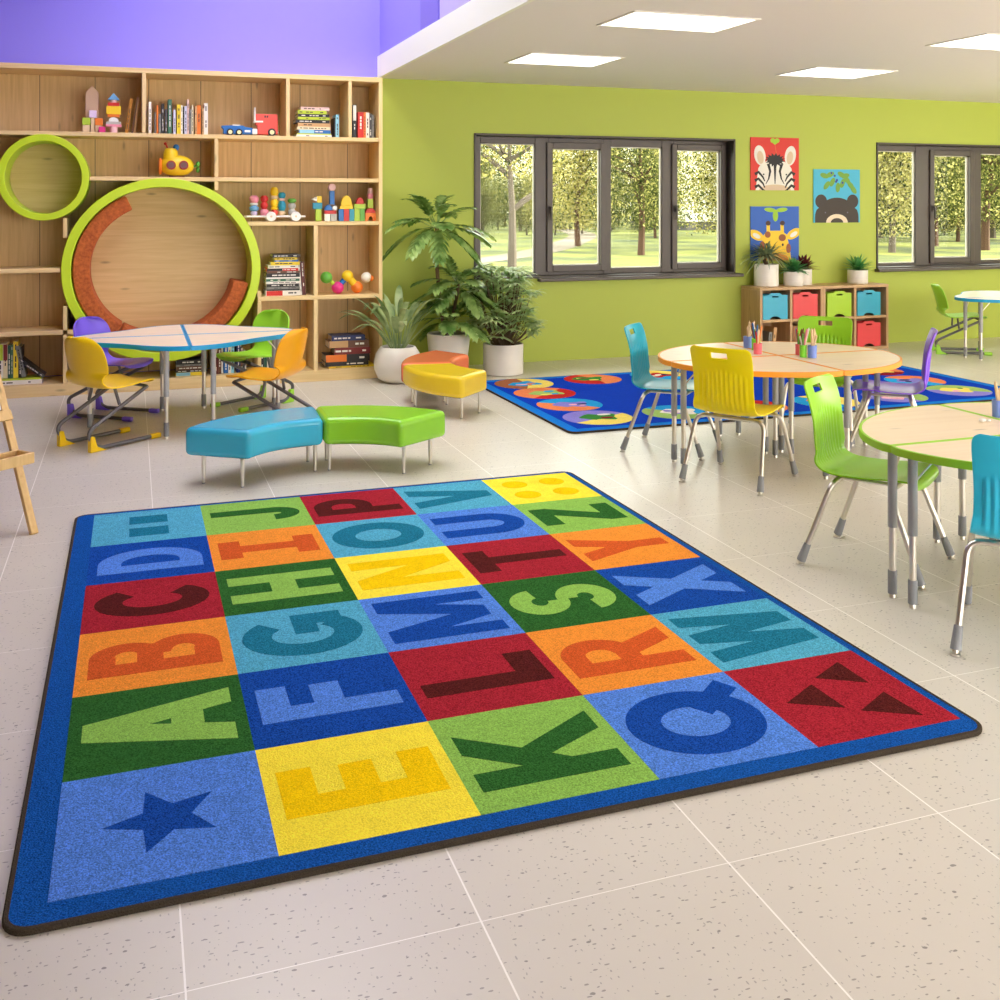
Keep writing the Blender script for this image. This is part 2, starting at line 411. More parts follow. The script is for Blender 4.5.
window(1, W1, [(3.07, 3.615, 0.845, 2.066, 0), (3.79, 4.292, 0.911, 2.028, 1), (4.409, 4.966, 0.873, 2.058, 0), (5.128, 5.624, 0.908, 2.036, 1)], (3.64, 5.86))
window(2, W2, [(7.545 / 1.003, 8.06, 0.86, 2.07, 0), (8.30, 8.79, 0.91, 2.03, 1), (8.96, 9.42, 0.87, 2.06, 0), (9.58, 10.14, 0.90, 2.03, 1)], (7.52, 10.46))

# ceiling light panels
M_panel = emis('light_diffuser', (255, 250, 244), 2.6)
M_pframe = plain('white_light_frame', (238, 234, 228), 0.4)
def panel(x0, x1, y0, y1, label):
    t = thing('ceiling_light', label, 'ceiling light', ((x0 + x1) / 2, (y0 + y1) / 2, CE), 0, 'recessed ceiling light panels')
    og = t.location
    mb = MB(); o_ = [(x0 - .02, y0 - .02), (x1 + .02, y0 - .02), (x1 + .02, y1 + .02), (x0 - .02, y1 + .02)]
    mb.ring(o_, [(x0, y0), (x1, y0), (x1, y1), (x0, y1)], CE - 0.006, CE + 0.004); mb.build('frame', M_pframe, t, og)
    mb = MB(); mb.box(x0, x1, y0, y1, CE - 0.004, CE + 0.003); mb.build('diffuser', M_panel, t, og)
panel(2.80, 3.62, 5.58, 6.08, 'large bright ceiling light panel, the nearest of those left of centre')
panel(2.84, 3.58, 7.38, 7.94, 'bright ceiling light panel nearest the white fascia and the bookshelf')
panel(5.36, 6.14, 7.36, 7.92, 'bright ceiling light panel far over the animal posters')
panel(5.38, 6.16, 5.55, 6.09, 'bright ceiling light panel cut by the right edge of the photo')
for px, py in ((2.82, 3.74), (2.82, 1.9), (5.38, 3.74), (5.38, 1.9), (7.95, 7.37), (7.95, 5.56), (7.95, 3.74), (7.95, 1.9)):
    panel(px, px + 0.76, py, py + 0.54, 'bright ceiling light panel beyond the edge of the photo')

# ------------------------------------------------------------------ letter rug
GX, GY, DX, DY = -0.1695, 2.430, 0.4853, 0.4905
RC = {'peri': (84, 132, 216), 'navy': (24, 72, 158), 'yel': (252, 230, 66), 'gold': (248, 206, 10), 'lgr': (140, 188, 84), 'dgr': (46, 98, 42),
      'red': (162, 38, 50), 'mar': (84, 30, 28), 'ora': (238, 146, 54), 'dor': (208, 90, 40), 'teal': (84, 168, 196), 'dte': (32, 116, 142), 'bor': (22, 82, 160)}
RN = list(RC); RM = [carpet('rug_' + k, RC[k]) for k in RN]; RI = {k: i for i, k in enumerate(RN)}
ROWS = [[('star', 'peri', 'navy'), ('E', 'yel', 'gold'), ('K', 'lgr', 'dgr'), ('Q', 'peri', 'navy'), ('tri', 'red', 'mar')],
        [('A', 'dgr', 'lgr'), ('F', 'navy', 'peri'), ('L', 'red', 'mar'), ('R', 'ora', 'dor'), ('W', 'teal', 'dte')],
        [('B', 'ora', 'dor'), ('G', 'teal', 'dte'), ('M', 'peri', 'navy'), ('S', 'dgr', 'lgr'), ('X', 'navy', 'peri')],
        [('C', 'red', 'mar'), ('H', 'dgr', 'lgr'), ('N', 'yel', 'gold'), ('T', 'red', 'mar'), ('Y', 'ora', 'dor')],
        [('D', 'navy', 'peri'), ('I', 'ora', 'dor'), ('O', 'teal', 'dte'), ('U', 'peri', 'navy'), ('Z', 'lgr', 'dgr')],
        [('=', 'teal', 'dte'), ('J', 'lgr', 'dgr'), ('P', 'red', 'mar'), ('V', 'teal', 'dte'), ('dots', 'yel', 'gold')]]
def rc(x0, y0, x1, y1): return [(x0, y0), (x1, y0), (x1, y1), (x0, y1)]
def band(cx, cy, rx, ry, ix, iy, a0, a1, n=22):   # quads of an annulus sector
    o = arc(cx, cy, rx, ry, a0, a1, n); i = arc(cx, cy, ix, iy, a0, a1, n)
    return [[o[k], o[k + 1], i[k + 1], i[k]] for k in range(n)]
def glyph(ch):
    """pieces and width of a fat sans letter, one unit tall"""
    t = 0.25
    if ch == 'A': return [[(0, 0), (.25, 0), (.55, 1), (.29, 1)], [(.84, 0), (.59, 0), (.29, 1), (.55, 1)], rc(.2, .2, .64, .42)], .84
    if ch == 'B': return [rc(0, 0, t, 1), rc(t, .80, .42, 1), rc(t, .44, .46, .64), rc(t, 0, .44, .20)] + band(.42, .72, .30, .28, .10, .09, -90, 90) + band(.44, .28, .34, .28, .11, .09, -90, 90) + [rc(.40, .38, .64, .63)], .78
    if ch == 'C': return band(.44, .5, .44, .5, .20, .26, 38, 322), .82
    if ch == 'D': return [rc(0, 0, t, 1), rc(t, .78, .36, 1), rc(t, 0, .36, .22)] + band(.34, .5, .48, .5, .22, .28, -90, 90), .82
    if ch == 'E': return [rc(0, 0, t, 1), rc(t, 0, .64, .22), rc(t, .39, .60, .61), rc(t, .78, .64, 1)], .64
    if ch == 'F': return [rc(0, 0, t, 1), rc(t, .39, .60, .61), rc(t, .78, .64, 1)], .64
    if ch == 'G': return band(.45, .5, .45, .5, .21, .26, 42, 318) + [rc(.46, .36, .90, .56), rc(.66, .13, .90, .40)], .90
    if ch == 'H': return [rc(0, 0, t, 1), rc(.55, 0, .8, 1), rc(t, .38, .55, .62)], .80
    if ch == 'I': return [rc(0, 0, .66, .22), rc(0, .78, .66, 1), rc(.205, .22, .455, .78)], .66
    if ch == 'J': return [rc(.34, .3, .58, 1)] + band(.29, .30, .29, .30, .05, .09, 180, 360), .58
    if ch == 'K': return [rc(0, 0, t, 1), [(t, .32), (.44, .52), (.84, 1), (.54, 1), (t, .66)], [(.28, .56), (.46, .66), (.90, 0), (.60, 0)]], .90
    if ch == 'L': return [rc(0, 0, t, 1), rc(t, 0, .64, .24)], .64
    if ch == 'M': return [rc(0, 0, .21, 1), rc(.79, 0, 1, 1), [(.0, 1), (.27, 1), (.62, .05), (.38, .05)], [(1, 1), (.73, 1), (.38, .05), (.62, .05)]], 1.0
    if ch == 'N': return [rc(0, 0, .23, 1), rc(.57, 0, .80, 1), [(0, 1), (.26, 1), (.80, 0), (.54, 0)]], .80
    if ch == 'O': return band(.47, .5, .47, .5, .22, .25, 0, 360, 40), .94
    if ch == 'P': return [rc(0, 0, t, 1), rc(t, .80, .42, 1), rc(t, .32, .42, .52)] + band(.40, .66, .34, .34, .11, .13, -90, 90), .74
    if ch == 'Q': return band(.47, .5, .47, .5, .22, .25, 0, 360, 40) + [[(.52, .34), (.68, .44), (1.02, .06), (.84, -.04)]], .98
    if ch == 'R': return [rc(0, 0, t, 1), rc(t, .80, .42, 1), rc(t, .36, .42, .55)] + band(.40, .68, .34, .32, .11, .12, -90, 90) + [[(.30, .42), (.56, .46), (.82, 0), (.54, 0)]], .82
    if ch == 'S': return band(.36, .725, .35, .275, .11, .075, 5, 270) + band(.36, .275, .36, .275, .11, .075, -175, 90), .72
    if ch == 'T': return [rc(0, .78, .74, 1), rc(.25, 0, .49, .78)], .74
    if ch == 'U': return [rc(0, .4, t, 1), rc(.53, .4, .78, 1)] + band(.39, .4, .39, .4, .14, .17, 180, 360), .78
    if ch == 'V': return [[(0, 1), (.27, 1), (.54, 0), (.30, 0)], [(.84, 1), (.57, 1), (.30, 0), (.54, 0)]], .84
    if ch == 'W': return [[(0, 1), (.22, 1), (.40, 0), (.17, 0)], [(.40, 0), (.19, 0), (.40, 1), (.60, 1)], [(.40, 1), (.60, 1), (.81, 0), (.60, 0)], [(.83, 0), (.60, 0), (.78, 1), (1, 1)]], 1.0
    if ch == 'X': return [[(0, 1), (.28, 1), (.84, 0), (.56, 0)], [(.84, 1), (.56, 1), (0, 0), (.28, 0)]], .84
    if ch == 'Y': return [[(0, 1), (.28, 1), (.54, .42), (.30, .38)], [(.84, 1), (.56, 1), (.30, .42), (.54, .38)], rc(.30, 0, .54, .46)], .84
    if ch == 'Z': return [rc(0, .78, .74, 1), rc(0, 0, .74, .22), [(.43, .8), (.74, .8), (.31, .2), (0, .2)]], .74
rug = thing('alphabet_rug', 'large rectangular rug of coloured letter squares with a blue border in the foreground', 'rug', (1.03, 3.88, 0))
og = (1.03, 3.88, 0)
RX0, RX1, RY0, RY1 = -0.256, 2.298, 2.352, 5.408
def rr(x0, x1, y0, y1, r, n=6):
    return arc(x1 - r, y0 + r, r, r, -90, 0, n) + arc(x1 - r, y1 - r, r, r, 0, 90, n) + arc(x0 + r, y1 - r, r, r, 90, 180, n) + arc(x0 + r, y0 + r, r, r, 180, 270, n)
mb = MB(); mb.prism(rr(RX0 + .012, RX1 - .012, RY0 + .012, RY1 - .012, .05), 0.001, 0.0135, RI['bor'])
ZT = 0.0145
zc = 0
for j, row in enumerate(ROWS):
    for i, (ch, bg, fg) in enumerate(row):
        cx = GX + (i + .5) * DX; cy = GY + (j + .5) * DY
        mb.box(GX + i * DX, GX + (i + 1) * DX, GY + j * DY, GY + (j + 1) * DY, 0.002, ZT, RI[bg])
        pieces = []
        if ch == 'star':
            sx, sy = 0.075, 2.672
            pieces = []
            P = [(sx + (.142 if k % 2 == 0 else .062) * math.cos(PI + k * PI / 5), sy + (.138 if k % 2 == 0 else .060) * math.sin(PI + k * PI / 5)) for k in range(10)]
            pieces = [[P[k - 1], P[k], P[(k + 1) % 10], (sx, sy)] for k in range(0, 10, 2)]
        elif ch == 'tri':
            pieces = [[(2.159, 2.859), (2.020, 2.786), (2.158, 2.704)], [(1.982, 2.753), (1.840, 2.674), (1.986, 2.592)], [(2.160, 2.639), (2.018, 2.563), (2.170, 2.480)]]
        elif ch == 'dots':
            pieces = [arc(cx + a * .105, cy + b * .1, .068, .068, 0, 360, 24)[:-1] for a in (-1, 1) for b in (-1, 1)]
        elif ch == '=':
            pieces = [rc(cx - .085, cy + .035, cx + .085, cy + .155), rc(cx - .085, cy - .155, cx + .085, cy - .03)]
        else:
            g, w = glyph(ch); hh = 0.412
            sxw = min(1.0, 0.40 / (w * hh)) * hh * (.94 if ch in 'AWMXVOQGNU' else .84)
            # letters read with their tops towards the left of the room
            pieces = [[(cx - (y - .5) * hh, cy + (x - w / 2) * sxw) for x, y in p] for p in g]
        zc = 0
        for p in pieces:
            zc += 1
            mb.prism(p, ZT - 0.001, ZT + 0.0006 + 0.00001 * zc, RI[fg])
mb.build('pile', RM, rug, og, smooth=0)
M_bind = carpet('dark_rug_binding', (70, 62, 52), 0.2, 300)
mb = MB(); o_ = rr(RX0, RX1, RY0, RY1, .06)
mb.ring(o_, rr(RX0 + .014, RX1 - .014, RY0 + .014, RY1 - .014, .048), 0.0, 0.014)
mb.build('edge_binding', M_bind, rug, og, 0.003)

# circle rug further back
rug2 = thing('circle_rug', 'bright blue rug with a border of multicoloured picture circles under the orange-edged tables', 'rug', (4.7, 7.35, 0))
og = (4.7, 7.35, 0)
C2 = {'blue': (14, 62, 190), 'lblue': (24, 124, 220), 'yellow': (246, 224, 112), 'orange': (238, 138, 88), 'red': (196, 44, 40), 'green': (60, 136, 60), 'cyan': (40, 160, 226), 'lav': (140, 132, 216), 'pink': (240, 178, 200), 'white': (240, 236, 226), 'dark': (40, 44, 90), 'lime': (160, 196, 110), 'brown': (170, 104, 70), 'maroon': (140, 26, 44)}
CN = list(C2); CM = [carpet('circle_rug_' + k, C2[k], 0.15) for k in CN]; CI = {k: i for i, k in enumerate(CN)}
mb = MB(); mb.prism(rr(2.70, 6.68, 6.32, 8.40, .06), 0.001, 0.0125, CI['lblue'])
mb.box(2.78, 6.60, 6.40, 8.32, 0.002, 0.0133, CI['blue'])
CIRC = [(3.06, 8.15, ('yellow', 'brown', 'cyan', 'orange', 'pink')), (3.06, 7.69, ('orange', 'red', 'lime', 'cyan', 'yellow')), (3.06, 7.19, ('cyan', 'orange', 'lav', 'pink', 'dark')), (3.06, 6.69, ('lav', 'yellow', 'green', 'maroon', 'white')),
        (3.69, 8.17, ('orange', 'red', 'green', 'yellow', 'maroon')), (3.67, 6.68, ('lime', 'cyan', 'white', 'lav', 'pink')), (4.31, 8.17, ('cyan', 'yellow', 'red', 'white', 'dark')), (4.31, 6.68, ('red', 'orange', 'yellow', 'green', 'white')),
        (4.93, 8.17, ('lime', 'orange', 'brown', 'white', 'dark')), (4.93, 6.67, ('yellow', 'cyan', 'orange', 'white', 'green')), (5.56, 8.17, ('yellow', 'orange', 'white', 'red', 'green')), (5.56, 6.67, ('lav', 'lime', 'pink', 'white', 'dark')),
        (6.22, 8.17, ('yellow', 'white', 'orange', 'green', 'red')), (6.24, 7.74, ('maroon', 'orange', 'yellow', 'green', 'red')), (6.22, 7.21, ('orange', 'cyan', 'lav', 'dark', 'cyan')), (6.22, 6.71, ('lime', 'lav', 'yellow', 'pink', 'green'))]
RR = random.Random(3)
for k, (cx, cy, cs) in enumerate(CIRC):
    r = 0.245; a0 = RR.uniform(0, 360)
    mb.prism(arc(cx, cy, r, r, 0, 360, 36)[:-1], 0.01, 0.0138, CI[cs[0]])
    mb.prism(arc(cx, cy, r, r, a0, a0 + 170, 18) + [(cx + .03, cy - .02)], 0.01, 0.0142, CI[cs[1]])
    bx, by = cx + RR.uniform(-.03, .03), cy + RR.uniform(-.03, .03)
    n = 22; ph = RR.uniform(0, 6)
    mb.prism([(bx + (.13 + .03 * math.sin(3 * a + ph)) * math.cos(a), by + (.10 + .03 * math.sin(4 * a + ph)) * math.sin(a)) for a in [2 * PI * q / n for q in range(n)]], 0.01, 0.0146, CI[cs[2]])
    for q in range(3):
        ex, ey = bx + RR.uniform(-.08, .08), by + RR.uniform(-.07, .07)
        mb.prism(arc(ex, ey, RR.uniform(.02, .055), RR.uniform(.015, .035), 0, 360, 14)[:-1], 0.01, 0.0150 + q * .0002, CI[cs[3 + q % 2]])
mb.build('pile', CM, rug2, og, smooth=0)
mb = MB(); mb.ring(rr(2.69, 6.69, 6.31, 8.41, .06), rr(2.702, 6.678, 6.322, 8.398, .05), 0.0, 0.013); mb.build('edge_binding', M_bind, rug2, og, 0.003)
# ------------------------------------------------------------------ bookshelf
W1c, W2c = (240, 212, 156), (224, 192, 134)
M_wv = wood('pine_vertical_grain', W1c, W2c, 'Z'); M_wh = wood('pine_horizontal_grain', W1c, W2c, 'X')
M_wb = wood('pine_back_boards', (228, 196, 140), (206, 172, 116), 'Z', plank=0.42)
M_wbh = wood('pine_nook_back', (232, 202, 144), (214, 180, 120), 'X')
M_lime = plain('lime_green_lacquer', (198, 226, 40), 0.35)
SX0, SX1 = -1.78, 2.038
SH = thing('bookshelf', 'tall built-in pine bookshelf with two round lime-edged nooks along the purple wall', 'bookshelf', ((SX0 + SX1) / 2, YS, 0))
SO = SH.location
def sb(name, x0, x1, z0, z1, m, y0=YS, y1=YW - 0.006, bev=0.0025):
    mb = MB(); mb.box(x0, x1, y0, y1, z0, z1); return mb.build(name, m, SH, SO, bev)
sb('top_panel', SX0, SX1, 2.548, 2.588, M_wh)
sb('side_panel', SX1 - 0.032, SX1, 0, 2.547, M_wv); sb('side_panel', SX0, SX0 + 0.032, 0, 2.547, M_wv)
sb('back_panel', SX0 + 0.033, SX1 - 0.033, 0.1, 2.547, M_wb, YW - 0.03, YW - 0.008)
sb('plinth', SX0 + 0.033, SX1 - 0.033, 0, 0.092, M_wh, YS + 0.004)
IX0, IX1 = SX0 + 0.033, SX1 - 0.033
YB = YW - 0.031
CX, CZ, CRX, CRZ = 0.241, 0.969, 0.765, 0.738      # large nook
DX_, DZ_, DR = -0.649, 1.706, 0.330                # small nook
def shelf(x0, x1, zt, t=0.033): return sb('shelf', x0, x1, zt - t, zt, M_wh, YS + 0.002, YB)
def divider(x0, z0, z1, t=0.03): return sb('divider', x0, x0 + t, z0, z1, M_wv, YS + 0.003, YB)
shelf(IX0, IX1, 2.067)
shelf(-0.315, IX1, 1.717); shelf(IX0, -0.955, 1.717)
shelf(0.905, IX1, 1.351); shelf(0.985, IX1, 0.725)
shelf(IX0, -0.528, 0.997); shelf(IX0, -0.511, 0.510); shelf(-0.480, -0.366, 0.510)
divider(0.075, 2.068, 2.547); divider(1.217, 2.068, 2.547); divider(1.742, 2.068, 2.547)
divider(0.637, 1.718, 2.033); divider(0.637, 1.61, 1.683); divider(1.447, 0.726, 1.317, 0.036); divider(1.447, 0.093, 0.691, 0.036)
divider(0.982, 0.093, 0.69, 0.03); divider(0.982, 0.726, 0.775, 0.03)
divider(-0.510, 0.093, 0.476); divider(-0.510, 0.511, 0.70); divider(-0.510, 1.235, 1.39)
# round nooks: lime tube, front ring and a timber disc at the back
def nook(cx, cz, rx, rz, th, y0, y1, name):
    mb = MB(); M = Matrix(((1, 0, 0, cx), (0, 0, -1, 0), (0, 1, 0, cz), (0, 0, 0, 1)))
    mb.ring(arc(0, 0, rx, rz, 0, 360, 96)[:-1], arc(0, 0, rx - th, rz - th, 0, 360, 96)[:-1], -y1, -y0, 0, M)
    r = mb.build('nook_ring', M_lime, SH, SO, 0.004, smooth=50)
    mb = MB(); mb.prism(arc(0, 0, rx - th, rz - th, 0, 360, 96)[:-1], -(YB - 0.002), -(YB - 0.014), 0, M)
    mb.build('nook_back', M_wbh, SH, SO, smooth=0)
nook(CX, CZ, CRX, CRZ, 0.072, YS - 0.014, YB - 0.001, 'large')
nook(DX_, DZ_, DR, DR + 0.006, 0.054, YS - 0.014, YB - 0.001, 'small')
# orange arc cushions lining the large nook
def rust_mat():
    m, nt, p = new_mat('rust_orange_felt')
    tc = node(nt, 'ShaderNodeTexCoord'); n = node(nt, 'ShaderNodeTexNoise'); n.inputs['Scale'].default_value = 45; n.inputs['Detail'].default_value = 6
    nt.links.new(tc.outputs['Object'], n.inputs['Vector'])
    cr = node(nt, 'ShaderNodeValToRGB'); cr.color_ramp.elements[0].position = .3; cr.color_ramp.elements[1].position = .7
    cr.color_ramp.elements[0].color = (*rgb(160, 74, 28), 1); cr.color_ramp.elements[1].color = (*rgb(204, 108, 50), 1)
    nt.links.new(n.outputs['Fac'], cr.inputs[0]); nt.links.new(cr.outputs[0], p.inputs['Base Color']); p.inputs['Roughness'].default_value = 0.85
    return m
M_rust = rust_mat()
def cushion(a0, a1, label):
    mb = MB(); M = Matrix(((1, 0, 0, CX), (0, 0, -1, 0), (0, 1, 0, CZ), (0, 0, 0, 1)))
    o = arc(0, 0, CRX - .08, CRZ - .08, a0, a1, 40); i = arc(0, 0, CRX - .205, CRZ - .205, a0, a1, 40)
    mb.prism(o + i[::-1], -(YB - 0.02), -(YS + 0.03), 0, M)
    b = mb.build('arc_cushion', M_rust, None, (CX, YS, CZ), 0.014, 3, smooth=45)
    return tag(b, label, 'cushion', 'curved cushions in the large nook')
cushion(115, 236, 'curved rust-orange cushion lining the left side of the large round nook')
cushion(236.8, 349, 'curved rust-orange cushion along the bottom and right side of the large round nook')

# ------------------------------------------------------------------ books
BCOL = {'white': (238, 234, 226), 'cream': (232, 218, 178), 'grey': (130, 130, 126), 'black': (36, 34, 36), 'dark grey': (74, 74, 76), 'amber': (192, 126, 32), 'orange': (232, 122, 36), 'tan': (204, 160, 108),
        'green': (62, 112, 88), 'dark green': (22, 78, 60), 'lime': (188, 208, 46), 'yellow': (242, 212, 48), 'red': (206, 40, 32), 'dark red': (122, 30, 30), 'maroon': (94, 32, 34), 'blue': (32, 104, 184), 'navy': (28, 42, 92), 'pale blue': (148, 208, 230), 'pink': (232, 196, 186), 'brown': (104, 66, 46), 'lavender': (210, 212, 236), 'mustard': (212, 178, 52)}
M_page = plain('paper_page_edges', (236, 228, 210), 0.8)
M_dot = plain('dark_spine_print', (54, 50, 52), 0.6); M_lt = plain('light_spine_print', (236, 232, 222), 0.6)
def book(name, M, w, h, d, col, label, group, two=None):
    """standing book: w thick along x, h tall, d deep along y from the spine at y=0"""
    mc = plain('book_cover_' + col.replace(' ', '_'), BCOL[col], 0.45)
    mats = [mc, M_lt if col in ('black', 'navy', 'dark red', 'maroon', 'brown', 'dark grey', 'green', 'dark green', 'red', 'blue') else M_dot]
    if two: mats.append(plain('book_cover_' + two.replace(' ', '_'), BCOL[two], 0.45))
    c = max(0.0015, min(0.003, w * 0.12)); mb = MB()
    mb.box(0, w, 0, c, 0, h, 0); mb.box(0, c, c, d, 0, h, 0); mb.box(w - c, w, c, d, 0, h, 0)
    if two: mb.box(c * .3, w - c * .3, -0.0006, 0.001, h * .52, h * .98, 2)
    RRb = random.Random(label)
    z = h * 0.12
    while z < h * 0.85 and w > 0.012:     # unreadable print along the spine
        l = h * RRb.uniform(.05, .16)
        if RRb.random() < .7: mb.box(w * .36, w * .64, -0.0005, 0.001, z, z + l, 1)
        z += l + h * .03
    b = mb.build(name, mats, None, (0, 0, 0), smooth=0); b.matrix_world = M
    tag(b, label, 'book', group)
    mb = MB(); mb.box(c, w - c, c, d - .003, .003, h - .003); pg = mb.build('page_block', M_page, b, smooth=0)
    return b
def T(x, y, z): return Matrix.Translation((x, y, z))
ORD = ['first', 'second', 'third', 'fourth', 'fifth', 'sixth', 'seventh', 'eighth', 'ninth', 'tenth', 'eleventh', 'twelfth', 'thirteenth', 'fourteenth', 'fifteenth', 'sixteenth', 'seventeenth', 'eighteenth', 'nineteenth', 'twentieth']
def upright(x, z, y, specs, where, group, tilt=0):
    """row of standing books, spines to the front"""
    for k, sp in enumerate(specs):
        col, w, h = sp[0], sp[1], sp[2]; dx = sp[3] if len(sp) > 3 else 0.001; two = sp[4] if len(sp) > 4 else None
        book('book', T(x, y + R.uniform(0, .012), z), w, h, R.uniform(.15, .19), col, '%s book, %s from left %s' % (col, ORD[k], where), group, two)
        x += w + dx
    return x
def pile(x, z, y, specs, where, group):
    """flat stack, spines to the front, listed from the bottom up"""
    n = len(specs)
    for k, sp in enumerate(specs):
        col, L, t = sp[0], sp[1], sp[2]; off = sp[3] if len(sp) > 3 else 0; two = sp[4] if len(sp) > 4 else None
        M = T(x + off + L, y + R.uniform(0, .012), z) @ Matrix.Rotation(-PI / 2, 4, 'Y')
        pos = 'lowest' if k == 0 else ('topmost' if k == n - 1 else ORD[k] + ' from the bottom')
        book('book', M, t, L, 0.19, col, 'flat %s book, %s %s' % (col, pos, where), group, two)
        z += t + 0.0004
YBK = 8.99
Z1, Z2, Z3, Z4, Z0 = 2.068, 1.718, 1.352, 0.726, 0.0935
upright(0.128, Z1, YBK, [('white', .020, .26, .026), ('grey', .008, .18, .007), ('orange', .012, .235, .004), ('grey', .018, .165, .004), ('black', .020, .25, .008), ('dark grey', .014, .205, .008), ('green', .030, .285, .012), ('lavender', .018, .20, .010),
                            ('yellow', .030, .245, .001), ('white', .014, .24, .001), ('black', .012, .23, .001), ('lavender', .020, .235, .001), ('pink', .014, .29, .004), ('grey', .016, .21, .001), ('cream', .014, .245, .012), ('tan', .016, .235, .001), ('orange', .030, .245, .008), ('tan', .016, .22, .002), ('white', .030, .262)],
        'in the long top shelf row', 'upright books on the top shelf')
def lean(x, z, y, w, h, a, col, label, group, d=.17):
    M = T(x, y, z) @ Matrix.Rotation(a, 4, 'Y'); return book('book', M, w, h, d, col, label, group)
lean(-0.055, Z1, YBK, .024, .285, 0.14, 'amber', 'amber book leaning to the right beside the toy block tower', 'leaning books beside the block tower')
lean(-0.006, Z1, YBK, .010, .300, 0.15, 'brown', 'thin brown book leaning between the amber book and the shelf divider', 'leaning books beside the block tower')
lean(0.014, Z1, YBK, .008, .296, 0.11, 'tan', 'thin tan book leaning nearest the divider beside the amber book', 'leaning books beside the block tower')
pile(1.315, Z1, YBK - .01, [('white', .30, .022), ('lime', .29, .010, .006), ('blue', .27, .030, .020, 'pale blue'), ('cream', .28, .026, .006), ('tan', .27, .030, .015), ('black', .285, .028, -.004), ('lime', .27, .022, .012), ('black', .265, .026, .014), ('lime', .245, .030, .012), ('pink', .245, .030, .036)],
     'in the lime and black top stack', 'stacked books on the top shelf')
upright(1.640, Z1, YBK, [('black', .010, .17, .002), ('pale blue', .028, .20)], 'standing beside the top shelf stack', 'books standing beside the top stack')
upright(1.800, Z1, YBK, [('black', .030, .29, .012, 'white'), ('red', .052, .225, .001), ('orange', .018, .225, .002), ('white', .030, .225, .001), ('dark grey', .022, .215, .001), ('grey', .018, .205)],
        'in the short row at top right', 'books at the right end of the top shelf')
pile(1.060, Z4, YBK - .01, [('white', .29, .042, 0, 'red'), ('black', .275, .012, .008), ('grey', .28, .018, .004), ('black', .27, .026, .006), ('white', .285, .020), ('green', .28, .022, .002), ('white', .285, .012), ('black', .28, .034, .004), ('brown', .275, .018, .01), ('red', .28, .022, .004, 'black'), ('white', .255, .026, .02), ('yellow', .24, .028, .042), ('blue', .20, .014, .07), ('yellow', .19, .022, .072), ('black', .225, .026, .058)],
     'in the tall stack beside the nook', 'stacked books beside the large nook')
lean(1.350, Z4, YBK, .013, .275, -0.08, 'white', 'thin white book leaning on the tall stack right of the nook', 'books leaning beside the tall stack')
lean(1.368, Z4, YBK, .028, .280, -0.07, 'maroon', 'thick maroon book leaning beside the tall stack, next to the divider', 'books leaning beside the tall stack')
pile(1.575, Z0, YBK - .03, [('yellow', .40, .016, .01), ('black', .375, .036, -.02), ('black', .385, .062, -.02, 'orange'), ('dark red', .31, .056, .06), ('brown', .35, .060, .01, 'tan'), ('navy', .29, .044, .035)],
     'in the bottom right stack', 'stacked books at the bottom right')
# bottom left compartment: a row standing on two flat books
pile(-0.99, Z0, YBK - .03, [('white', .325, .034), ('lime', .31, .012, .01)], 'under the bottom left row', 'books at the bottom left')
upright(-0.985, Z0 + .048, YBK, [('white', .038, .27, .002, 'lime'), ('cream', .03, .27, .001, 'dark red'), ('dark green', .022, .255, .001), ('green', .014, .26, .003), ('yellow', .034, .285, .002), ('black', .026, .24)], 'at the bookshelf bottom left', 'books at the bottom left')
lean(-0.812, Z0 + .050, YBK, .030, .25, -0.19, 'grey', 'grey book leaning left beside the black books at the bottom left', 'books at the bottom left')
lean(-0.688, Z0 + .052, YBK, .028, .20, -0.85, 'black', 'black book slumped against the leaning grey book at the bottom left', 'books at the bottom left')
lean(-0.660, Z0 + .038, YBK, .024, .165, -0.92, 'dark grey', 'dark grey book slumped over the black one at the bottom left', 'books at the bottom left')
# under the large nook, seen below the blue table
pile(0.335, Z0, YBK - .02, [('yellow', .24, .028, 0, 'pale blue'), ('black', .25, .018, .0), ('brown', .24, .030, .004), ('grey', .235, .014, .004), ('black', .24, .036, .006)], 'in the low stack under the large nook', 'books under the large nook')
upright(0.615, Z0, YBK, [('cream', .022, .20, .004), ('maroon', .030, .23, .002), ('brown', .026, .22, .001), ('white', .012, .245, .006), ('blue', .036, .25, .001), ('white', .022, .23, .002), ('pale blue', .024, .24, .020), ('navy', .030, .25, .002), ('brown', .022, .21, .001), ('white', .02, .18)], 'in the upright row under the large nook', 'books under the large nook')
upright(1.015, Z0, YBK, [('black', .030, .23, .002), ('dark green', .024, .24, .001), ('white', .022, .22, .004), ('grey', .03, .21, .14), ('black', .02, .17, .004)], 'on the bottom shelf behind the amber chair', 'books behind the amber chair')
lean(1.335, Z0, YBK, .022, .12, -0.2, 'white', 'small white book leaning behind the back of the amber chair', 'books behind the amber chair')
lean(-0.455, Z0, YBK, .03, .28, 0.05, 'black', 'black book behind the yellow chair at the bottom of the bookshelf', 'books behind the yellow chair')
lean(-0.41, Z0, YBK, .03, .25, 0.05, 'red', 'red book behind the yellow chair at the bottom of the bookshelf', 'books behind the yellow chair')

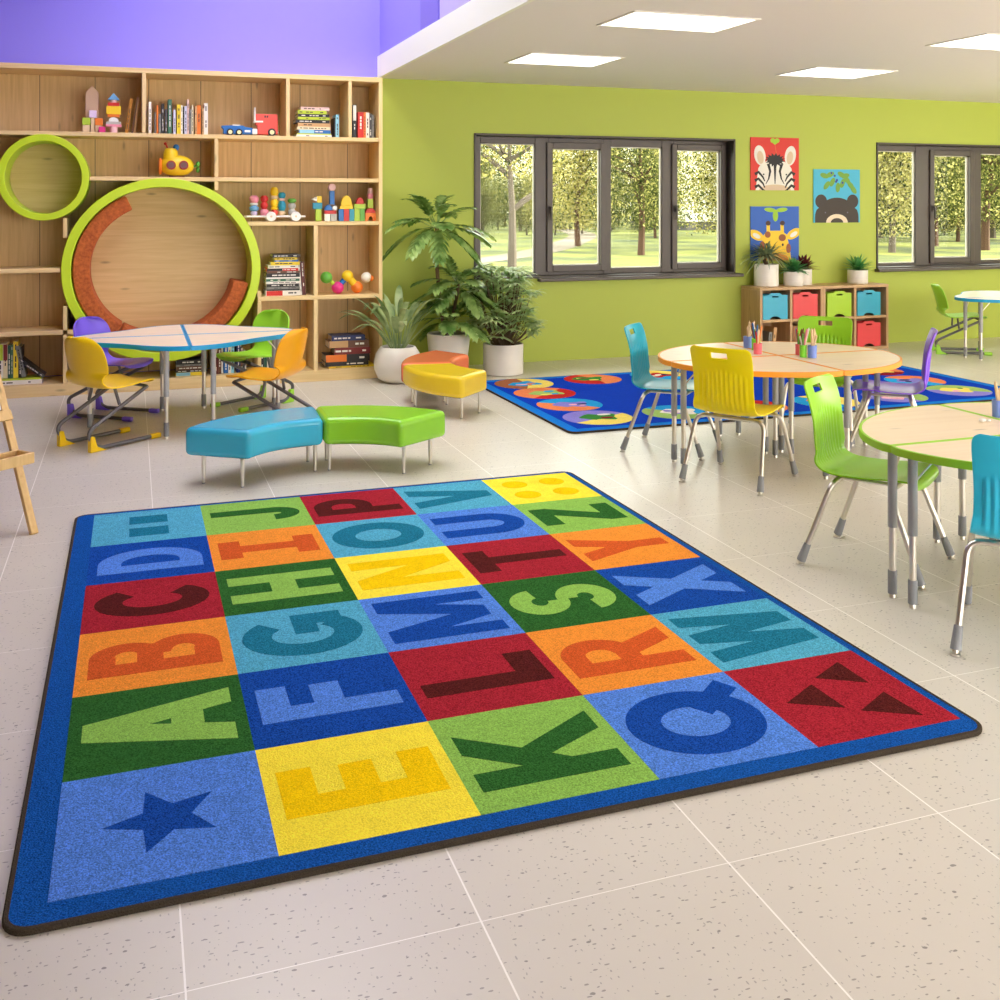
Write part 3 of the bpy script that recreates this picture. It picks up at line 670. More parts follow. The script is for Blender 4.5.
# ------------------------------------------------------------------ shelf toys
def pl(name, c, r=0.4): return plain('toy_' + name, c, r)
TC = {'red': (206, 42, 40), 'coral': (236, 84, 72), 'yellow': (246, 206, 32), 'orange': (240, 130, 40), 'blue': (30, 110, 186), 'teal': (40, 150, 176), 'green': (96, 170, 60), 'lime': (176, 208, 60), 'white': (240, 238, 230), 'pink': (240, 150, 170), 'pale pink': (244, 200, 200), 'magenta': (214, 48, 130), 'natural': (228, 200, 160), 'beech': (216, 182, 150), 'grey': (190, 188, 180), 'sky blue': (110, 170, 220), 'lilac': (226, 204, 232), 'dark red': (150, 34, 34), 'brown': (120, 70, 40)}
def tm(c): return pl(c.replace(' ', '_'), TC[c])
YT = 9.02
def block(shape, c, x, z, w, h, label, d=0.05, y=YT, group='wooden toy blocks'):
    mb = MB()
    if shape == 'box': mb.box(-w / 2, w / 2, -d / 2, d / 2, 0, h)
    elif shape == 'roof': mb.prism([(-w / 2, 0), (w / 2, 0), (0, h)], -d / 2, d / 2, 0, Matrix.Rotation(PI / 2, 4, 'X'))
    elif shape == 'house': mb.prism([(-w / 2, 0), (w / 2, 0), (w / 2, h * .86), (0, h), (-w / 2, h * .86)], -d / 2, d / 2, 0, Matrix.Rotation(PI / 2, 4, 'X'))
    elif shape == 'arch': mb.prism([(-w / 2, 0), (-w * .22, 0)] + arc(0, 0, w * .22, h * .55, 180, 0, 10)[1:-1] + [(w * .22, 0), (w / 2, 0), (w / 2, h), (-w / 2, h)], -d / 2, d / 2, 0, Matrix.Rotation(PI / 2, 4, 'X'))
    elif shape == 'dome': mb.prism(arc(0, 0, w / 2, h, 0, 180, 18), -d / 2, d / 2, 0, Matrix.Rotation(PI / 2, 4, 'X'))
    elif shape == 'cyl': mb.lathe([(w / 2, 0), (w / 2, h)], 20)
    elif shape == 'disc': mb.cyl((0, -d / 2, h / 2), (0, d / 2, h / 2), h / 2, seg=24)
    elif shape == 'beak': mb.prism([(-w / 2, h * .5), (w / 2, 0), (w / 2, h)], -d / 2, d / 2, 0, Matrix.Rotation(PI / 2, 4, 'X'))
    b = mb.build('toy_block', tm(c), None, (0, 0, 0), min(w, h) * .05, 2); b.location = (x, y, z)
    return tag(b, label, 'toy block', group)
g1 = 'blocks left of the tower'
block('house', 'beech', -0.305, Z1, .100, .385, 'tall pointed pink-beech plank standing behind small blocks on the top shelf', .03, YT + .075, g1)
block('box', 'lime', -0.345, Z1 + .0605, .060, .058, 'pale lime cube upon a natural block left of the tall plank', .05, YT, g1)
block('box', 'natural', -0.345, Z1, .052, .060, 'natural wooden cube under the pale lime cube', .05, YT, g1)
block('box', 'lilac', -0.296, Z1 + .1205, .056, .058, 'pale lilac cube perched in front of the tall plank', .045, YT - .001, g1)
block('box', 'natural', -0.297, Z1, .026, .120, 'slim natural post under the pale lilac cube', .03, YT, g1)
block('box', 'orange', -0.250, Z1 + .0605, .058, .056, 'orange cube right of the lilac cube on the top shelf', .05, YT, g1)
block('box', 'natural', -0.256, Z1, .040, .060, 'short natural block under the orange cube', .05, YT, g1)
block('box', 'magenta', -0.226, Z1, .050, .046, 'small magenta block at the foot of the toy tower', .04, YT - .06, g1)
g2 = 'blocks of the toy tower'
zz = Z1
for sh, c, w, h, lab in (('cyl', 'pale pink', .040, .034, 'pale pink round block at the foot of the toy tower'), ('box', 'pink', .078, .012, 'thin pink slab low in the toy tower'), ('box', 'grey', .074, .014, 'thin grey slab above the pink slab in the toy tower'), ('dome', 'white', .050, .024, 'white dome in the middle of the toy tower'),
                         ('box', 'orange', .060, .014, 'thin orange slab under the yellow block of the toy tower'), ('box', 'yellow', .074, .044, 'big yellow block in the upper toy tower'), ('box', 'red', .058, .018, 'red slab above the yellow block of the toy tower'), ('cyl', 'pale pink', .034, .014, 'small pale disc under the blue roof of the toy tower'), ('roof', 'sky blue', .062, .036, 'blue triangular roof topping the toy tower')):
    block(sh, c, -0.140, zz, w * 1.5, h * 1.52, lab, .06 if sh != 'dome' else .05, YT, g2); zz += h * 1.52 + .0003
# toy lorry: blue trailer and red cab
M_tyre = pl('tyre', (34, 34, 36), .6); M_hub = pl('hub', (226, 222, 170), .4)
tr = thing('toy_trailer', 'blue toy trailer with pale yellow wheels on the top shelf', 'toy trailer', (0.828, YT, Z1))
def W_(parent, name, x, r, y=-.036, z=None):
    z = r if z is None else z
    for yy in (y, -y):
        mb = MB(); mb.cyl((x, yy - .010, z), (x, yy + .010, z), r, seg=24)
        w = mb.build(name, M_tyre, parent, bevel=.002)
        mb = MB(); mb.cyl((x, yy - .0115, z), (x, yy + .0115, z), r * .6, seg=20); mb.build('hub', M_hub, w)
mb = MB()
mb.prism([(-.118, .075), (-.118, .060), (-.105, .048), (-.105, .012), (.118, .012), (.118, .062), (.06, .068), (.045, .078), (-.02, .080)], -.03, .03, 0, Matrix.Rotation(PI / 2, 4, 'X'))
mb.build('body', tm('blue'), tr, bevel=.003)
mb = MB(); mb.box(-.035, .022, -.031, .031, .0765, .086); mb.box(.055, .098, -.0335, .0335, .028, .044); mb.build('white_panel', tm('white'), tr)
W_(tr, 'wheel', -.055, .026); W_(tr, 'wheel', .012, .026)
tc_ = thing('toy_lorry_cab', 'coral red toy lorry cab with a white exhaust stack on the top shelf', 'toy lorry', (1.048, YT, Z1))
mb = MB(); mb.prism([(-.052, .078), (-.062, .078), (-.062, .160), (.090, .160), (.096, .125), (.096, .015), (.050, .012), (-.045, .012)], -.036, .036, 0, Matrix.Rotation(PI / 2, 4, 'X')); mb.build('cab_body', tm('coral'), tc_, bevel=.004)
mb = MB(); mb.box(-.075, -.010, -.04, .04, .096, .110); mb.box(-.085, -.050, -.034, .034, .012, .052); mb.build('white_chassis', tm('white'), tc_, bevel=.003)
mb = MB(); mb.cyl((-.068, -.03, .10), (-.068, -.03, .205), .008, .005); mb.build('exhaust_stack', tm('white'), tc_)
mb = MB()
for q in (0.0, .016): mb.box(.000 + q, .010 + q, -.0375, .0375, .134, .148)
mb.build('vent_mark', M_tyre, tc_)
W_(tc_, 'wheel', .052, .028, -.038)
mb = MB(); mb.box(.094, .100, -.035, .035, .02, .035); mb.build('bumper', tm('grey'), tc_)
tr.scale = (1.08,) * 3; tc_.scale = (1.16,) * 3
# yellow toy submarine
sb_ = thing('toy_submarine', 'rounded yellow toy submarine with porthole windows and a green propeller', 'toy submarine', (0.345, YT - .02, Z2))
mb = MB(); mb.ball((0, 0, .077), .112, .07, .072, 28); mb.build('hull', tm('yellow'), sb_)
mb = MB(); mb.lathe([(.050, .12), (.046, .168), (.036, .190), (.01, .196)], 24, 0, Matrix.Translation((-.038, 0, 0))); mb.build('tower', tm('yellow'), sb_)
mb = MB(); mb.lathe([(.050, 0), (.056, .006), (.054, .016), (.040, .020)], 28, 0, Matrix.Translation((-.096, 0, .072)) @ Matrix.Rotation(-PI / 2, 4, 'Y') @ Matrix.Diagonal((1, 1, 1, 1))); mb.build('nose_ring', tm('orange'), sb_)
mb = MB(); mb.lathe([(.036, 0), (.036, .002)], 24, 0, Matrix.Translation((-.118, 0, .072)) @ Matrix.Rotation(-PI / 2, 4, 'Y')); mb.build('nose_window', tm('brown'), sb_)
for px in (-.038, .042):
    mb = MB(); mb.cyl((px, -.060, .078), (px, -.076, .079), .030, seg=28); po = mb.build('porthole', tm('dark red'), sb_)
    mb = MB(); mb.cyl((px, -.075, .079), (px, -.0785, .079), .021, seg=24); mb.build('porthole_glass', plain('porthole_glass', (120, 90, 88), .1), po)
mb = MB(); mb.cyl((-.01, 0, .14), (-.01, 0, .195), .012); mb.ball((-.004, 0, .20), .020, .018, .022); mb.build('periscope', tm('blue'), sb_)
mb = MB(); mb.cyl((-.055, 0, .185), (-.070, 0, .222), .005); mb.ball((-.073, 0, .224), .010); mb.build('aerial', tm('red'), sb_)
mb = MB(); mb.cyl((.105, 0, .075), (.128, 0, .075), .008)
for k in range(3):
    a = k * 2 * PI / 3 + .5; mb.ball((.136, .022 * math.cos(a), .075 + .024 * math.sin(a)), .014, .020, .020, 14)
mb.build('propeller', tm('green'), sb_)
mb = MB(); mb.box(-.05, .05, -.03, .03, 0, .010); mb.build('keel', tm('brown'), sb_, bevel=.003)
sb_.scale = (1.22,) * 3
# pull-along cart with bead columns
ct = thing('pull_along_cart', 'low white wooden pull-along cart with round wheels on the third shelf', 'toy cart', (1.145, YT - .01, Z3))
mb = MB(); mb.box(-.245, .245, -.045, .045, .034, .050); mb.build('platform', tm('white'), ct, bevel=.004)
for x in (-.045, .160):
    for yy in (-.058, .058):
        mb = MB(); mb.cyl((x, yy - .009, .042), (x, yy + .009, .042), .041, seg=32); w = mb.build('wheel', tm('white'), ct, bevel=.003)
        mb = MB(); mb.cyl((x, yy - .012, .042), (x, yy + .012, .042), .009); mb.build('axle_cap', tm('natural'), w)
mb = MB(); mb.cyl((-.25, 0, .042), (-.262, 0, .042), .01); mb.build('hook', tm('natural'), ct)
cols = [(-.180, [('lilac', .024, .030), ('sky blue', .034, .036), ('white', .030, .020), ('pink', .034, .048)], 'bead column with a pink mushroom top, leftmost on the toy cart'),
        (-.095, [('pink', .030, .044), ('red', .026, .046), ('red', .028, .044)], 'red bead column second from the left on the toy cart'),
        (-.012, [('coral', .026, .038), ('yellow', .026, .020), ('yellow', .028, .052), ('natural', .026, .024), ('yellow', .030, .056)], 'tallest bead column, yellow, on the toy cart'),
        (.052, [('natural', .026, .032), ('teal', .028, .066), ('pale pink', .022, .018), ('teal', .026, .040)], 'blue-green bead column beside the tallest yellow column on the toy cart'),
        (.135, [('grey', .028, .045), ('grey', .028, .040), ('green', .032, .030)], 'grey bead column with a green cap at the right of the toy cart')]
for x, beads, lab in cols:
    beads = [(c_, r_ * 1.15, h_ * 1.25) for c_, r_, h_ in beads]
    t = thing('bead_column', lab, 'toy column', (1.145 + x, YT - .01, Z3 + .0505), 0, 'bead columns riding on the toy cart')
    z = 0
    mb = MB(); mb.cyl((0, 0, 0), (0, 0, sum(b[2] for b in beads) * .95), .006); mb.build('peg', tm('natural'), t)
    for c, r, h in beads:
        mb = MB(); mb.lathe([(r * .7, z), (r, z + h * .3), (r, z + h * .7), (r * .6, z + h)], 20); mb.build('bead', tm(c), t); z += h
# block creatures at the right of the third shelf
g3 = 'blocks at the right of the third shelf'
for sh, c, x, z, w, h, lab in (
    ('box', 'lime', 1.505, 0, .048, .092, 'tall lime post under the teal bird block, leftmost on the third shelf'), ('box', 'teal', 1.497, .0925, .080, .048, 'teal block with a yellow block on it at the left of the block group'), ('box', 'yellow', 1.512, .141, .042, .050, 'yellow cube on the teal block'), ('beak', 'white', 1.468, .150, .044, .036, 'white triangular beak block beside the yellow cube'),
    ('box', 'white', 1.580, 0, .050, .055, 'white cube left of its twin, under the red slab'), ('box', 'grey', 1.636, 0, .052, .055, 'pale grey cube under the right end of the red slab'), ('box', 'red', 1.606, .0555, .100, .026, 'flat red slab on two pale cubes'), ('dome', 'blue', 1.590, .082, .068, .044, 'blue arch below the tall blue post'), ('box', 'blue', 1.622, .082 + .0445, .042, .105, 'tall blue post carrying a round white disc'), ('disc', 'pale pink', 1.622, .232, .056, .056, 'round pale disc with a pink middle atop the blue post'), ('disc', 'white', 1.642, .082, .036, .036, 'small white disc in front of the tall blue post'),
    ('box', 'blue', 1.700, 0, .044, .092, 'blue post left of the dotted red block'), ('box', 'red', 1.746, 0, .046, .092, 'red dotted block in the middle of the block group'), ('box', 'teal', 1.792, 0, .042, .092, 'teal post right of the dotted red block'), ('box', 'yellow', 1.746, .0925, .112, .024, 'wide yellow slab on the blue, red and teal posts'), ('dome', 'yellow', 1.746, .117, .098, .080, 'big yellow dome on the wide yellow slab'),
    ('box', 'lime', 1.838, 0, .046, .095, 'lime post left of the dark green post'), ('box', 'green', 1.884, 0, .042, .095, 'green post beside the lime post'), ('box', 'lime', 1.862, .0955, .100, .036, 'flat lime slab on the lime and green posts'), ('dome', 'red', 1.864, .132, .070, .050, 'red dome with white spots on the lime slab'),
    ('arch', 'orange', 1.956, 0, .094, .062, 'orange arch block at the right end of the block group'), ('dome', 'red', 1.956, .0625, .086, .036, 'red half round on the orange arch'), ('box', 'lime', 1.956, .099, .048, .072, 'lime cube above the red half round'), ('cyl', 'pink', 1.956, .1715, .050, .040, 'pink round block on the lime cube'), ('cyl', 'pale pink', 1.956, .212, .042, .044, 'pale pink round block topping the rightmost tower')):
    yy = YT - .028 if lab.startswith('small white disc') else YT
    block(sh, c, x, Z3 + z * 1.12, w, h * 1.12, lab, .02 if lab.startswith('small white disc') else .045, yy, g3)
# coloured ball toy and small white toy
bt = thing('linked_ball_toy', 'toy of green, magenta, yellow, orange and white balls joined by tubes', 'ball toy', (1.69, YT, Z4))
for nm, c, x, z, r in (('ball', 'green', -.115, .142, .051), ('ball', 'magenta', -.018, .053, .053), ('ball', 'yellow', .068, .150, .050), ('ball', 'orange', .150, .052, .052), ('ball', 'white', .232, .135, .046)):
    mb = MB(); mb.ball((x, 0, z), r, seg=28); mb.build(nm, tm(c), bt)
mb = MB(); mb.cyl((-.115, 0, .142), (-.018, 0, .053), .018); mb.build('link', tm('lime'), bt)
mb = MB(); mb.cyl((-.018, 0, .053), (.068, 0, .150), .024); mb.build('link', tm('blue'), bt)
mb = MB(); mb.cyl((.068, 0, .150), (.150, 0, .052), .032); mb.build('link', tm('yellow'), bt)
mb = MB(); mb.ball((.274, -.01, .128), .024, .022, .026); mb.build('orange_end', tm('orange'), bt)
#@@PART3@@
# ------------------------------------------------------------------ furniture materials
M_chrome = plain('brushed_chrome', (226, 220, 210), 0.36, 1.0)
M_sleeve = plain('grey_leg_sleeve', (166, 168, 170), 0.4)
M_boot = plain('grey_rubber_boot', (142, 144, 147), 0.55)
M_dark = plain('dark_grey_tube', (104, 102, 104), 0.35, 0.4)
M_lam = wood('maple_laminate', (253, 233, 206), (245, 222, 192), 'X', 0.35, scale=0.6)
EC = {'orange': plain('orange_edge_trim', (252, 162, 40), 0.4), 'lime': plain('lime_edge_trim', (166, 222, 50), 0.4), 'blue': plain('blue_edge_trim', (10, 160, 216), 0.4)}
PC = {'green': (152, 214, 44), 'yellow': (255, 234, 0), 'turquoise': (10, 162, 192), 'sky': (52, 206, 244), 'purple': (128, 74, 226), 'violet': (124, 98, 220), 'amber': (240, 166, 14), 'golden': (248, 206, 20), 'lime': (160, 220, 60)}
PM = {k: plain('chair_plastic_' + k, v, 0.28, spec=.4) for k, v in PC.items()}
def crom(P, n):
    out = []
    for i in range(len(P) - 1):
        p0 = P[max(i - 1, 0)]; p1 = P[i]; p2 = P[i + 1]; p3 = P[min(i + 2, len(P) - 1)]
        for k in range(n):
            t = k / n
            out.append(tuple(.5 * (2 * b + (c - a) * t + (2 * a - 5 * b + 4 * c - d) * t * t + (3 * b - a - 3 * c + d) * t ** 3) for a, b, c, d in zip(p0, p1, p2, p3)))
    out.append(tuple(P[-1])); return out
def shell(prof, ncol, sub, ribs, handle, bow, name, mat, parent, thick=.007):
    """one-piece moulded seat and back: profile of (x, z, half width), bowed across"""
    P = crom(prof, sub); rows = len(P); vs = []; fs = []
    for i, (x, z, hw) in enumerate(P):
        a = P[max(i - 1, 0)]; b = P[min(i + 1, rows - 1)]
        t = Vector((b[0] - a[0], 0, b[1] - a[1])).normalized(); nrm = Vector((t.z, 0, -t.x))   # faces the sitter
        if nrm.x < 0 and nrm.z < 0: nrm = -nrm
        back = max(0, min(1, (z - .40) / .06)) if x < -.1 else 0
        for k in range(ncol + 1):
            u = -1 + 2 * k / ncol
            off = (bow[0] * (1 - back) + bow[1] * back) * abs(u) ** 2.2
            if ribs and ribs[0] < z < ribs[1] and x < -.1 and abs(u) < .84:
                e = min(1, (z - ribs[0]) / .02, (ribs[1] - .055 * u * u - z) / .02)
                off += -.0078 * max(0, e) * max(0, math.cos(2 * PI * u * 6.55)) ** .6 if math.cos(2 * PI * u * 6.55) > 0 else 0
            p = Vector((x, u * hw, z)) + Vector((1, 0, 0)) * (off * back) + Vector((0, 0, 1)) * (off * (1 - back))
            vs.append(p)
    for i in range(rows - 1):
        for k in range(ncol):
            u = -1 + 2 * (k + .5) / ncol; z = (P[i][1] + P[i + 1][1]) / 2
            if handle and P[i][0] < -.2 and handle[0] < z < handle[1] and abs(u) < handle[2]: continue
            a = i * (ncol + 1) + k; fs.append((a, a + 1, a + ncol + 2, a + ncol + 1))
    mb = MB(); mb.add(vs, fs); o = mb.build(name, mat, parent, smooth=60)
    sd = o.modifiers.new('thickness', 'SOLIDIFY'); sd.thickness = thick; sd.offset = 0
    bv = o.modifiers.new('rim', 'BEVEL'); bv.width = .002; bv.segments = 2; bv.limit_method = 'ANGLE'; bv.angle_limit = math.radians(60)
    return o
PROFA = [(.205, .350, .150), (.202, .366, .168), (.180, .382, .182), (.10, .382, .188), (0, .374, .190), (-.10, .372, .188), (-.16, .380, .184), (-.196, .405, .178), (-.213, .45, .173), (-.221, .51, .170), (-.226, .57, .170), (-.234, .62, .172), (-.246, .67, .174), (-.256, .70, .174), (-.264, .722, .172), (-.270, .737, .164), (-.273, .745, .146)]
def bend(P, r=.05, n=6):
    """round the inner corners of a polyline"""
    P = [Vector(p) for p in P]; out = [P[0]]
    for i in range(1, len(P) - 1):
        a = (P[i - 1] - P[i]); b = (P[i + 1] - P[i]); q = min(r, a.length * .48, b.length * .48)
        s = P[i] + a.normalized() * q; e = P[i] + b.normalized() * q
        for k in range(n + 1):
            t = k / n; out.append(s * (1 - t) ** 2 + P[i] * 2 * t * (1 - t) + e * t * t)
    out.append(P[-1]); return out
def chair_a(label, mat):
    t = thing('school_chair', label, 'chair', (0, 0, 0), 0, 'four-legged school chairs')
    shell(PROFA, 54, 4, (.396, .628), (.690, .716, .27), (.014, .022), 'seat_shell', mat, t)
    for sx in (-1, 1):
        for sy in (-1, 1):
            xc, zc = (-.120, .354) if sx < 0 else (.110, .354)
            foot = Vector((sx * .243, sy * .2225, .012)); top = Vector((xc, sy * .192, zc))
            pts = bend([(xc, 0, zc), top, foot], .055, 8)
            mb = MB(); mb.tube(pts, .0115, 12); lg = mb.build('leg', M_chrome, t, smooth=60)
            d = (top - foot).normalized(); mb = MB(); mb.cyl(foot + d * .006, foot + d * .085, .0185, .0145, 16); bt_ = mb.build('rubber_boot', M_boot, lg, bevel=.002)
            mb = MB(); mb.lathe([(.008, .016), (.009, .010), (.017, .007), (.017, .0015), (.012, 0)], 16, 0, Matrix.Translation((foot.x, foot.y, 0))); mb.build('glide', M_chrome, lg)
    for sy in (-1, 1):
        mb = MB(); mb.tube([(-.13, sy * .10, .357), (.12, sy * .10, .359)], .008, 8); mb.build('seat_brace', M_chrome, t)
    return t
A0 = chair_a('lime green school chair in the middle, empty, facing the lime-edged table', PM['green'])
def place_a(mid_rear, mid_front, col, label, first=False, rz=None, c=None):
    if c is None:
        a = math.atan2(mid_front[1] - mid_rear[1], mid_front[0] - mid_rear[0]); x = (mid_rear[0] + mid_front[0]) / 2; y = (mid_rear[1] + mid_front[1]) / 2
    else: x, y = c; a = rz
    if first: A0.location = (x, y, 0); A0.rotation_euler.z = a; return A0
    return copy_tree(A0, (x, y, 0), a, label, None, {PM['green'].name: PM[col]})
place_a((2.81, 3.843), (3.08, 3.44), 'green', '', True)
place_a((2.925, 4.85), (3.325, 5.12), 'yellow', 'yellow school chair with its ribbed back to the camera at the orange-edged table')
place_a((2.955, 5.925), (3.305, 5.585), 'turquoise', 'turquoise school chair standing on the left of the orange-edged table')
place_a((2.742, 2.645), (3.082, 2.96), 'sky', 'bright sky-blue school chair cut by the right edge of the photo')
place_a(None, None, 'purple', 'purple school chair seen from the side at the right of the orange-edged table', False, math.atan2(.63, -.78), (4.325, 5.24))
place_a(None, None, 'green', 'lime green school chair behind the orange-edged table, in front of the cubby shelf', False, math.atan2(-.72, -.69), (4.20, 5.74))
place_a(None, None, 'green', 'school chair at the far right of the lime-edged table, only a foot in the photo', False, PI, (3.815, 3.43))

PROFB = [(.215, .350, .120), (.214, .362, .150), (.195, .374, .172), (.11, .374, .190), (.01, .364, .194), (-.09, .360, .188), (-.15, .370, .180), (-.188, .405, .178), (-.204, .45, .186), (-.216, .50, .194), (-.228, .55, .196), (-.244, .605, .188), (-.258, .642, .170), (-.268, .664, .142), (-.274, .678, .106), (-.278, .686, .050)]
def chair_b(label, mat):
    t = thing('cantilever_chair', label, 'chair', (0, 0, 0), 0, 'cantilever chairs with floor runners')
    shell(PROFB, 28, 4, None, None, (.012, .055), 'seat_shell', mat, t, .008)
    for sy in (-1, 1):
        y = sy * .152
        P = bend([(.150, sy * .04, .350), (.165, y, .345)], .03, 4)[:-1] + bend([(.160, y, .343), (-.282, y, .125), (-.215, y, .018), (.235, y, .018)], .15, 12)
        mb = MB(); mb.tube(P, .0125, 12); rn = mb.build('runner', M_dark, t, smooth=60)
        mb = MB(); mb.prism([(-.262, .001), (-.150, .001), (-.175, .014), (-.215, .034), (-.232, .095), (-.262, .098)], y - .017, y + .017, 0, Matrix.Rotation(PI / 2, 4, 'X') @ Matrix.Diagonal((1, 1, -1, 1)))
        mb.build('rear_cap', mat, rn, bevel=.004)
        mb = MB(); mb.box(.185, .262, y - .017, y + .017, .001, .033); mb.build('front_cap', mat, rn, bevel=.008)
    mb = MB(); mb.tube([(.150, -.05, .350), (.150, .05, .350)], .0125, 10); mb.build('cross_bar', M_dark, t)
    for sy in (-1, 1):
        mb = MB(); mb.tube([(-.05, sy * .11, .356), (-.045, sy * .150, .258)], .010, 8); mb.build('seat_bracket', M_dark, t)
    return t
B0 = chair_b('golden yellow cantilever chair at the front left of the blue-edged flower table', PM['golden'])
def place_b(x, y, a, col=None, label=None):
    a = math.radians(a)
    if col is None: B0.location = (x, y, 0); B0.rotation_euler.z = a; return B0
    return copy_tree(B0, (x, y, 0), a, label, None, {PM['golden'].name: PM[col]})
place_b(-.13, 7.07, 38)
place_b(-.12, 7.95, -36, 'violet', 'violet cantilever chair tucked at the back left of the blue-edged flower table')
place_b(.84, 7.05, 144, 'amber', 'amber orange cantilever chair at the front right of the blue-edged flower table')
place_b(.85, 8.03, 216, 'lime', 'lime green cantilever chair at the back right of the flower table beside the bookshelf')
place_b(7.88, 8.48, -30, 'lime', 'lime green cantilever chair at the small blue table by the right-hand window')

# ------------------------------------------------------------------ tables made of four quarter tables
TZ = 0.595
def quarter(kind, sx, sy, a, b, edge, label, group, center, lname):
    t = thing('quarter_table', label, 'table', (*center, 0), 0, group)
    g = .0015
    n = 24; out = []
    for k in range(n + 1):
        th = PI / 2 * k / n
        s = 1.0 if kind == 'oval' else 1 + .105 * math.cos(4 * th)
        out.append((max(g, a * s * math.cos(th)), max(g, b * s * math.sin(th))))
    poly = [(g, g)] + out
    if kind == 'oval':   # soften the two rim corners
        poly = [(g, g), (a - .012, g)] + out[1:-1] + [(g, b - .012)]
    poly = [(x * sx, y * sy) for x, y in poly]
    inner = inset(poly, .012)
    mb = MB(); mb.prism(inner, TZ - .026, TZ); mb.build('tabletop', M_lam, t, smooth=0)
    mb = MB(); mb.ring(poly, inner, TZ - .029, TZ + .0008); mb.build('edge_band', EC[edge], t, bevel=.0025)
    legs = [(a - .065, .055), (.055, .05), (.070, b - .075)] if kind == 'oval' else [(a * .90, .10), (.145, b - .02 if sy < 0 else b - .17)]
    for lx, ly in legs:
        lx *= sx; ly *= sy
        mb = MB(); mb.cyl((lx, ly, TZ - .03), (lx, ly, .27), .0175, seg=18); lg = mb.build('leg', M_sleeve, t)
        mb = MB(); mb.cyl((lx, ly, .28), (lx, ly, .03), .0135, seg=16); mb.build('lower_tube', M_chrome, lg)
        mb = MB(); mb.cyl((lx, ly, .105), (lx, ly, .016), .0172, seg=16); mb.build('foot_cap', M_boot, lg, bevel=.002)
        mb = MB(); mb.lathe([(.009, .018), (.012, .008), (.0125, 0)], 14, 0, Matrix.Translation((lx, ly, 0))); mb.build('glide', M_chrome, lg)
        mb = MB(); q = Vector((a * .4 * sx - lx, b * .4 * sy - ly, 0)).normalized() * .09
        mb.tube([(lx + q.x * .15, ly + q.y * .15, TZ - .12), (lx + q.x, ly + q.y, TZ - .03)], .004, 6); mb.build('brace', M_chrome, lg)
    return t
def four(kind, center, a, b, edge, desc, notes):
    for sx, sy in ((-1, -1), (1, -1), (-1, 1), (1, 1)):
        quarter(kind, sx, sy, a, b, edge, notes[(sx, sy)], 'quarter tables forming the ' + desc, center, desc)
four('oval', (3.645, 5.385), .735, .625, 'orange', 'orange-edged table', {(-1, -1): 'front left quarter of the orange-edged table, beside the yellow chair', (1, -1): 'front right quarter of the orange-edged table, behind the middle green chair', (-1, 1): 'back left quarter of the orange-edged table, beside the turquoise chair', (1, 1): 'back right quarter of the orange-edged table, at the rear green chair'})
four('oval', (3.437, 3.237), .766, .60, 'lime', 'lime-edged table', {(-1, -1): 'front left quarter of the lime-edged table, behind the sky-blue chair', (1, -1): 'front right quarter of the lime-edged table, at the right edge of the photo', (-1, 1): 'back left quarter of the lime-edged table, at the seat of the middle green chair', (1, 1): 'back right quarter of the lime-edged table, holding the blue cup of sticks'})
four('wave', (.352, 7.60), .685, .575, 'blue', 'blue-edged flower table', {(-1, -1): 'front left quarter of the wavy blue-edged table, at the golden yellow chair', (1, -1): 'front right quarter of the wavy blue-edged table, at the amber chair', (-1, 1): 'back left quarter of the wavy blue-edged table, at the violet chair', (1, 1): 'back right quarter of the wavy blue-edged table, at the lime chair by the bookshelf'})
four('wave', (8.28, 8.08), .685, .575, 'blue', 'far blue table', {(-1, -1): 'front left quarter of the small far blue table at the right edge', (1, -1): 'front right quarter of the small far blue table, beyond the photo edge', (-1, 1): 'back left quarter of the small far blue table below the right window', (1, 1): 'back right quarter of the small far blue table, beyond the photo edge'})

# cups of pencils and sticks
def cup(x, y, col, label, sticks, r=.027, h=.072):
    t = thing('pencil_cup', label, 'cup', (x, y, TZ + .001), 0, 'cups of pencils and sticks on the tables')
    mb = MB(); mb.lathe([(r * .95, 0), (r, h), (r * .86, h), (r * .82, .004)], 24, 0, None, True, True); mb.build('cup', plain('cup_' + col, {'blue': (124, 152, 232), 'green': (128, 216, 52), 'pink': (240, 112, 124)}[col], .4), t)
    RS = random.Random(label)
    for k in range(sticks):
        a = RS.uniform(0, 2 * PI); ln = RS.uniform(.115, .165); q = RS.uniform(.35, .75)
        p0 = Vector((-math.cos(a) * r * .3, -math.sin(a) * r * .3, .006)); p1 = p0 + Vector((math.cos(a) * q * .42, math.sin(a) * q * .42, 1)).normalized() * ln
        c = RS.choice(['natural', 'natural', 'orange', 'red', 'white', 'blue', 'green', 'pink', 'brown'])
        if col == 'blue': c = 'natural'
        mb = MB(); mb.cyl(p0, p1, (.0052 if col != 'blue' else .0066), seg=8)
        mb.cyl(p1, p1 + (p1 - p0).normalized() * .010, .004, .001, 8)
        p = mb.build('pencil', tm(c)); p.location = (x, y, TZ + .002)
        tag(p, ('%s stick standing in the %s' if col == 'blue' else '%s pencil standing in the %s') % ('pale wooden' if c == 'natural' else c, label.split(',')[0].split(' on ')[0].replace('a ', '')), 'pencil', 'pencils and sticks in the ' + label)
cup(3.652, 5.748 - .02, 'blue', 'left blue cup on the orange-edged table', 6)
cup(3.640, 5.637 - .02, 'green', 'left green cup on the orange-edged table', 8)
cup(3.560, 5.475, 'pink', 'left pink cup on the orange-edged table', 7, .026, .064)
cup(3.770, 5.360, 'pink', 'right pink cup on the orange-edged table', 6, .020, .064)
cup(3.738, 5.270, 'green', 'right green cup on the orange-edged table', 8, .021)
cup(3.775, 5.235, 'blue', 'right blue cup on the orange-edged table', 6)
cup(3.474, 3.520, 'blue', 'single blue cup on the lime-edged table', 4, .026, .072)
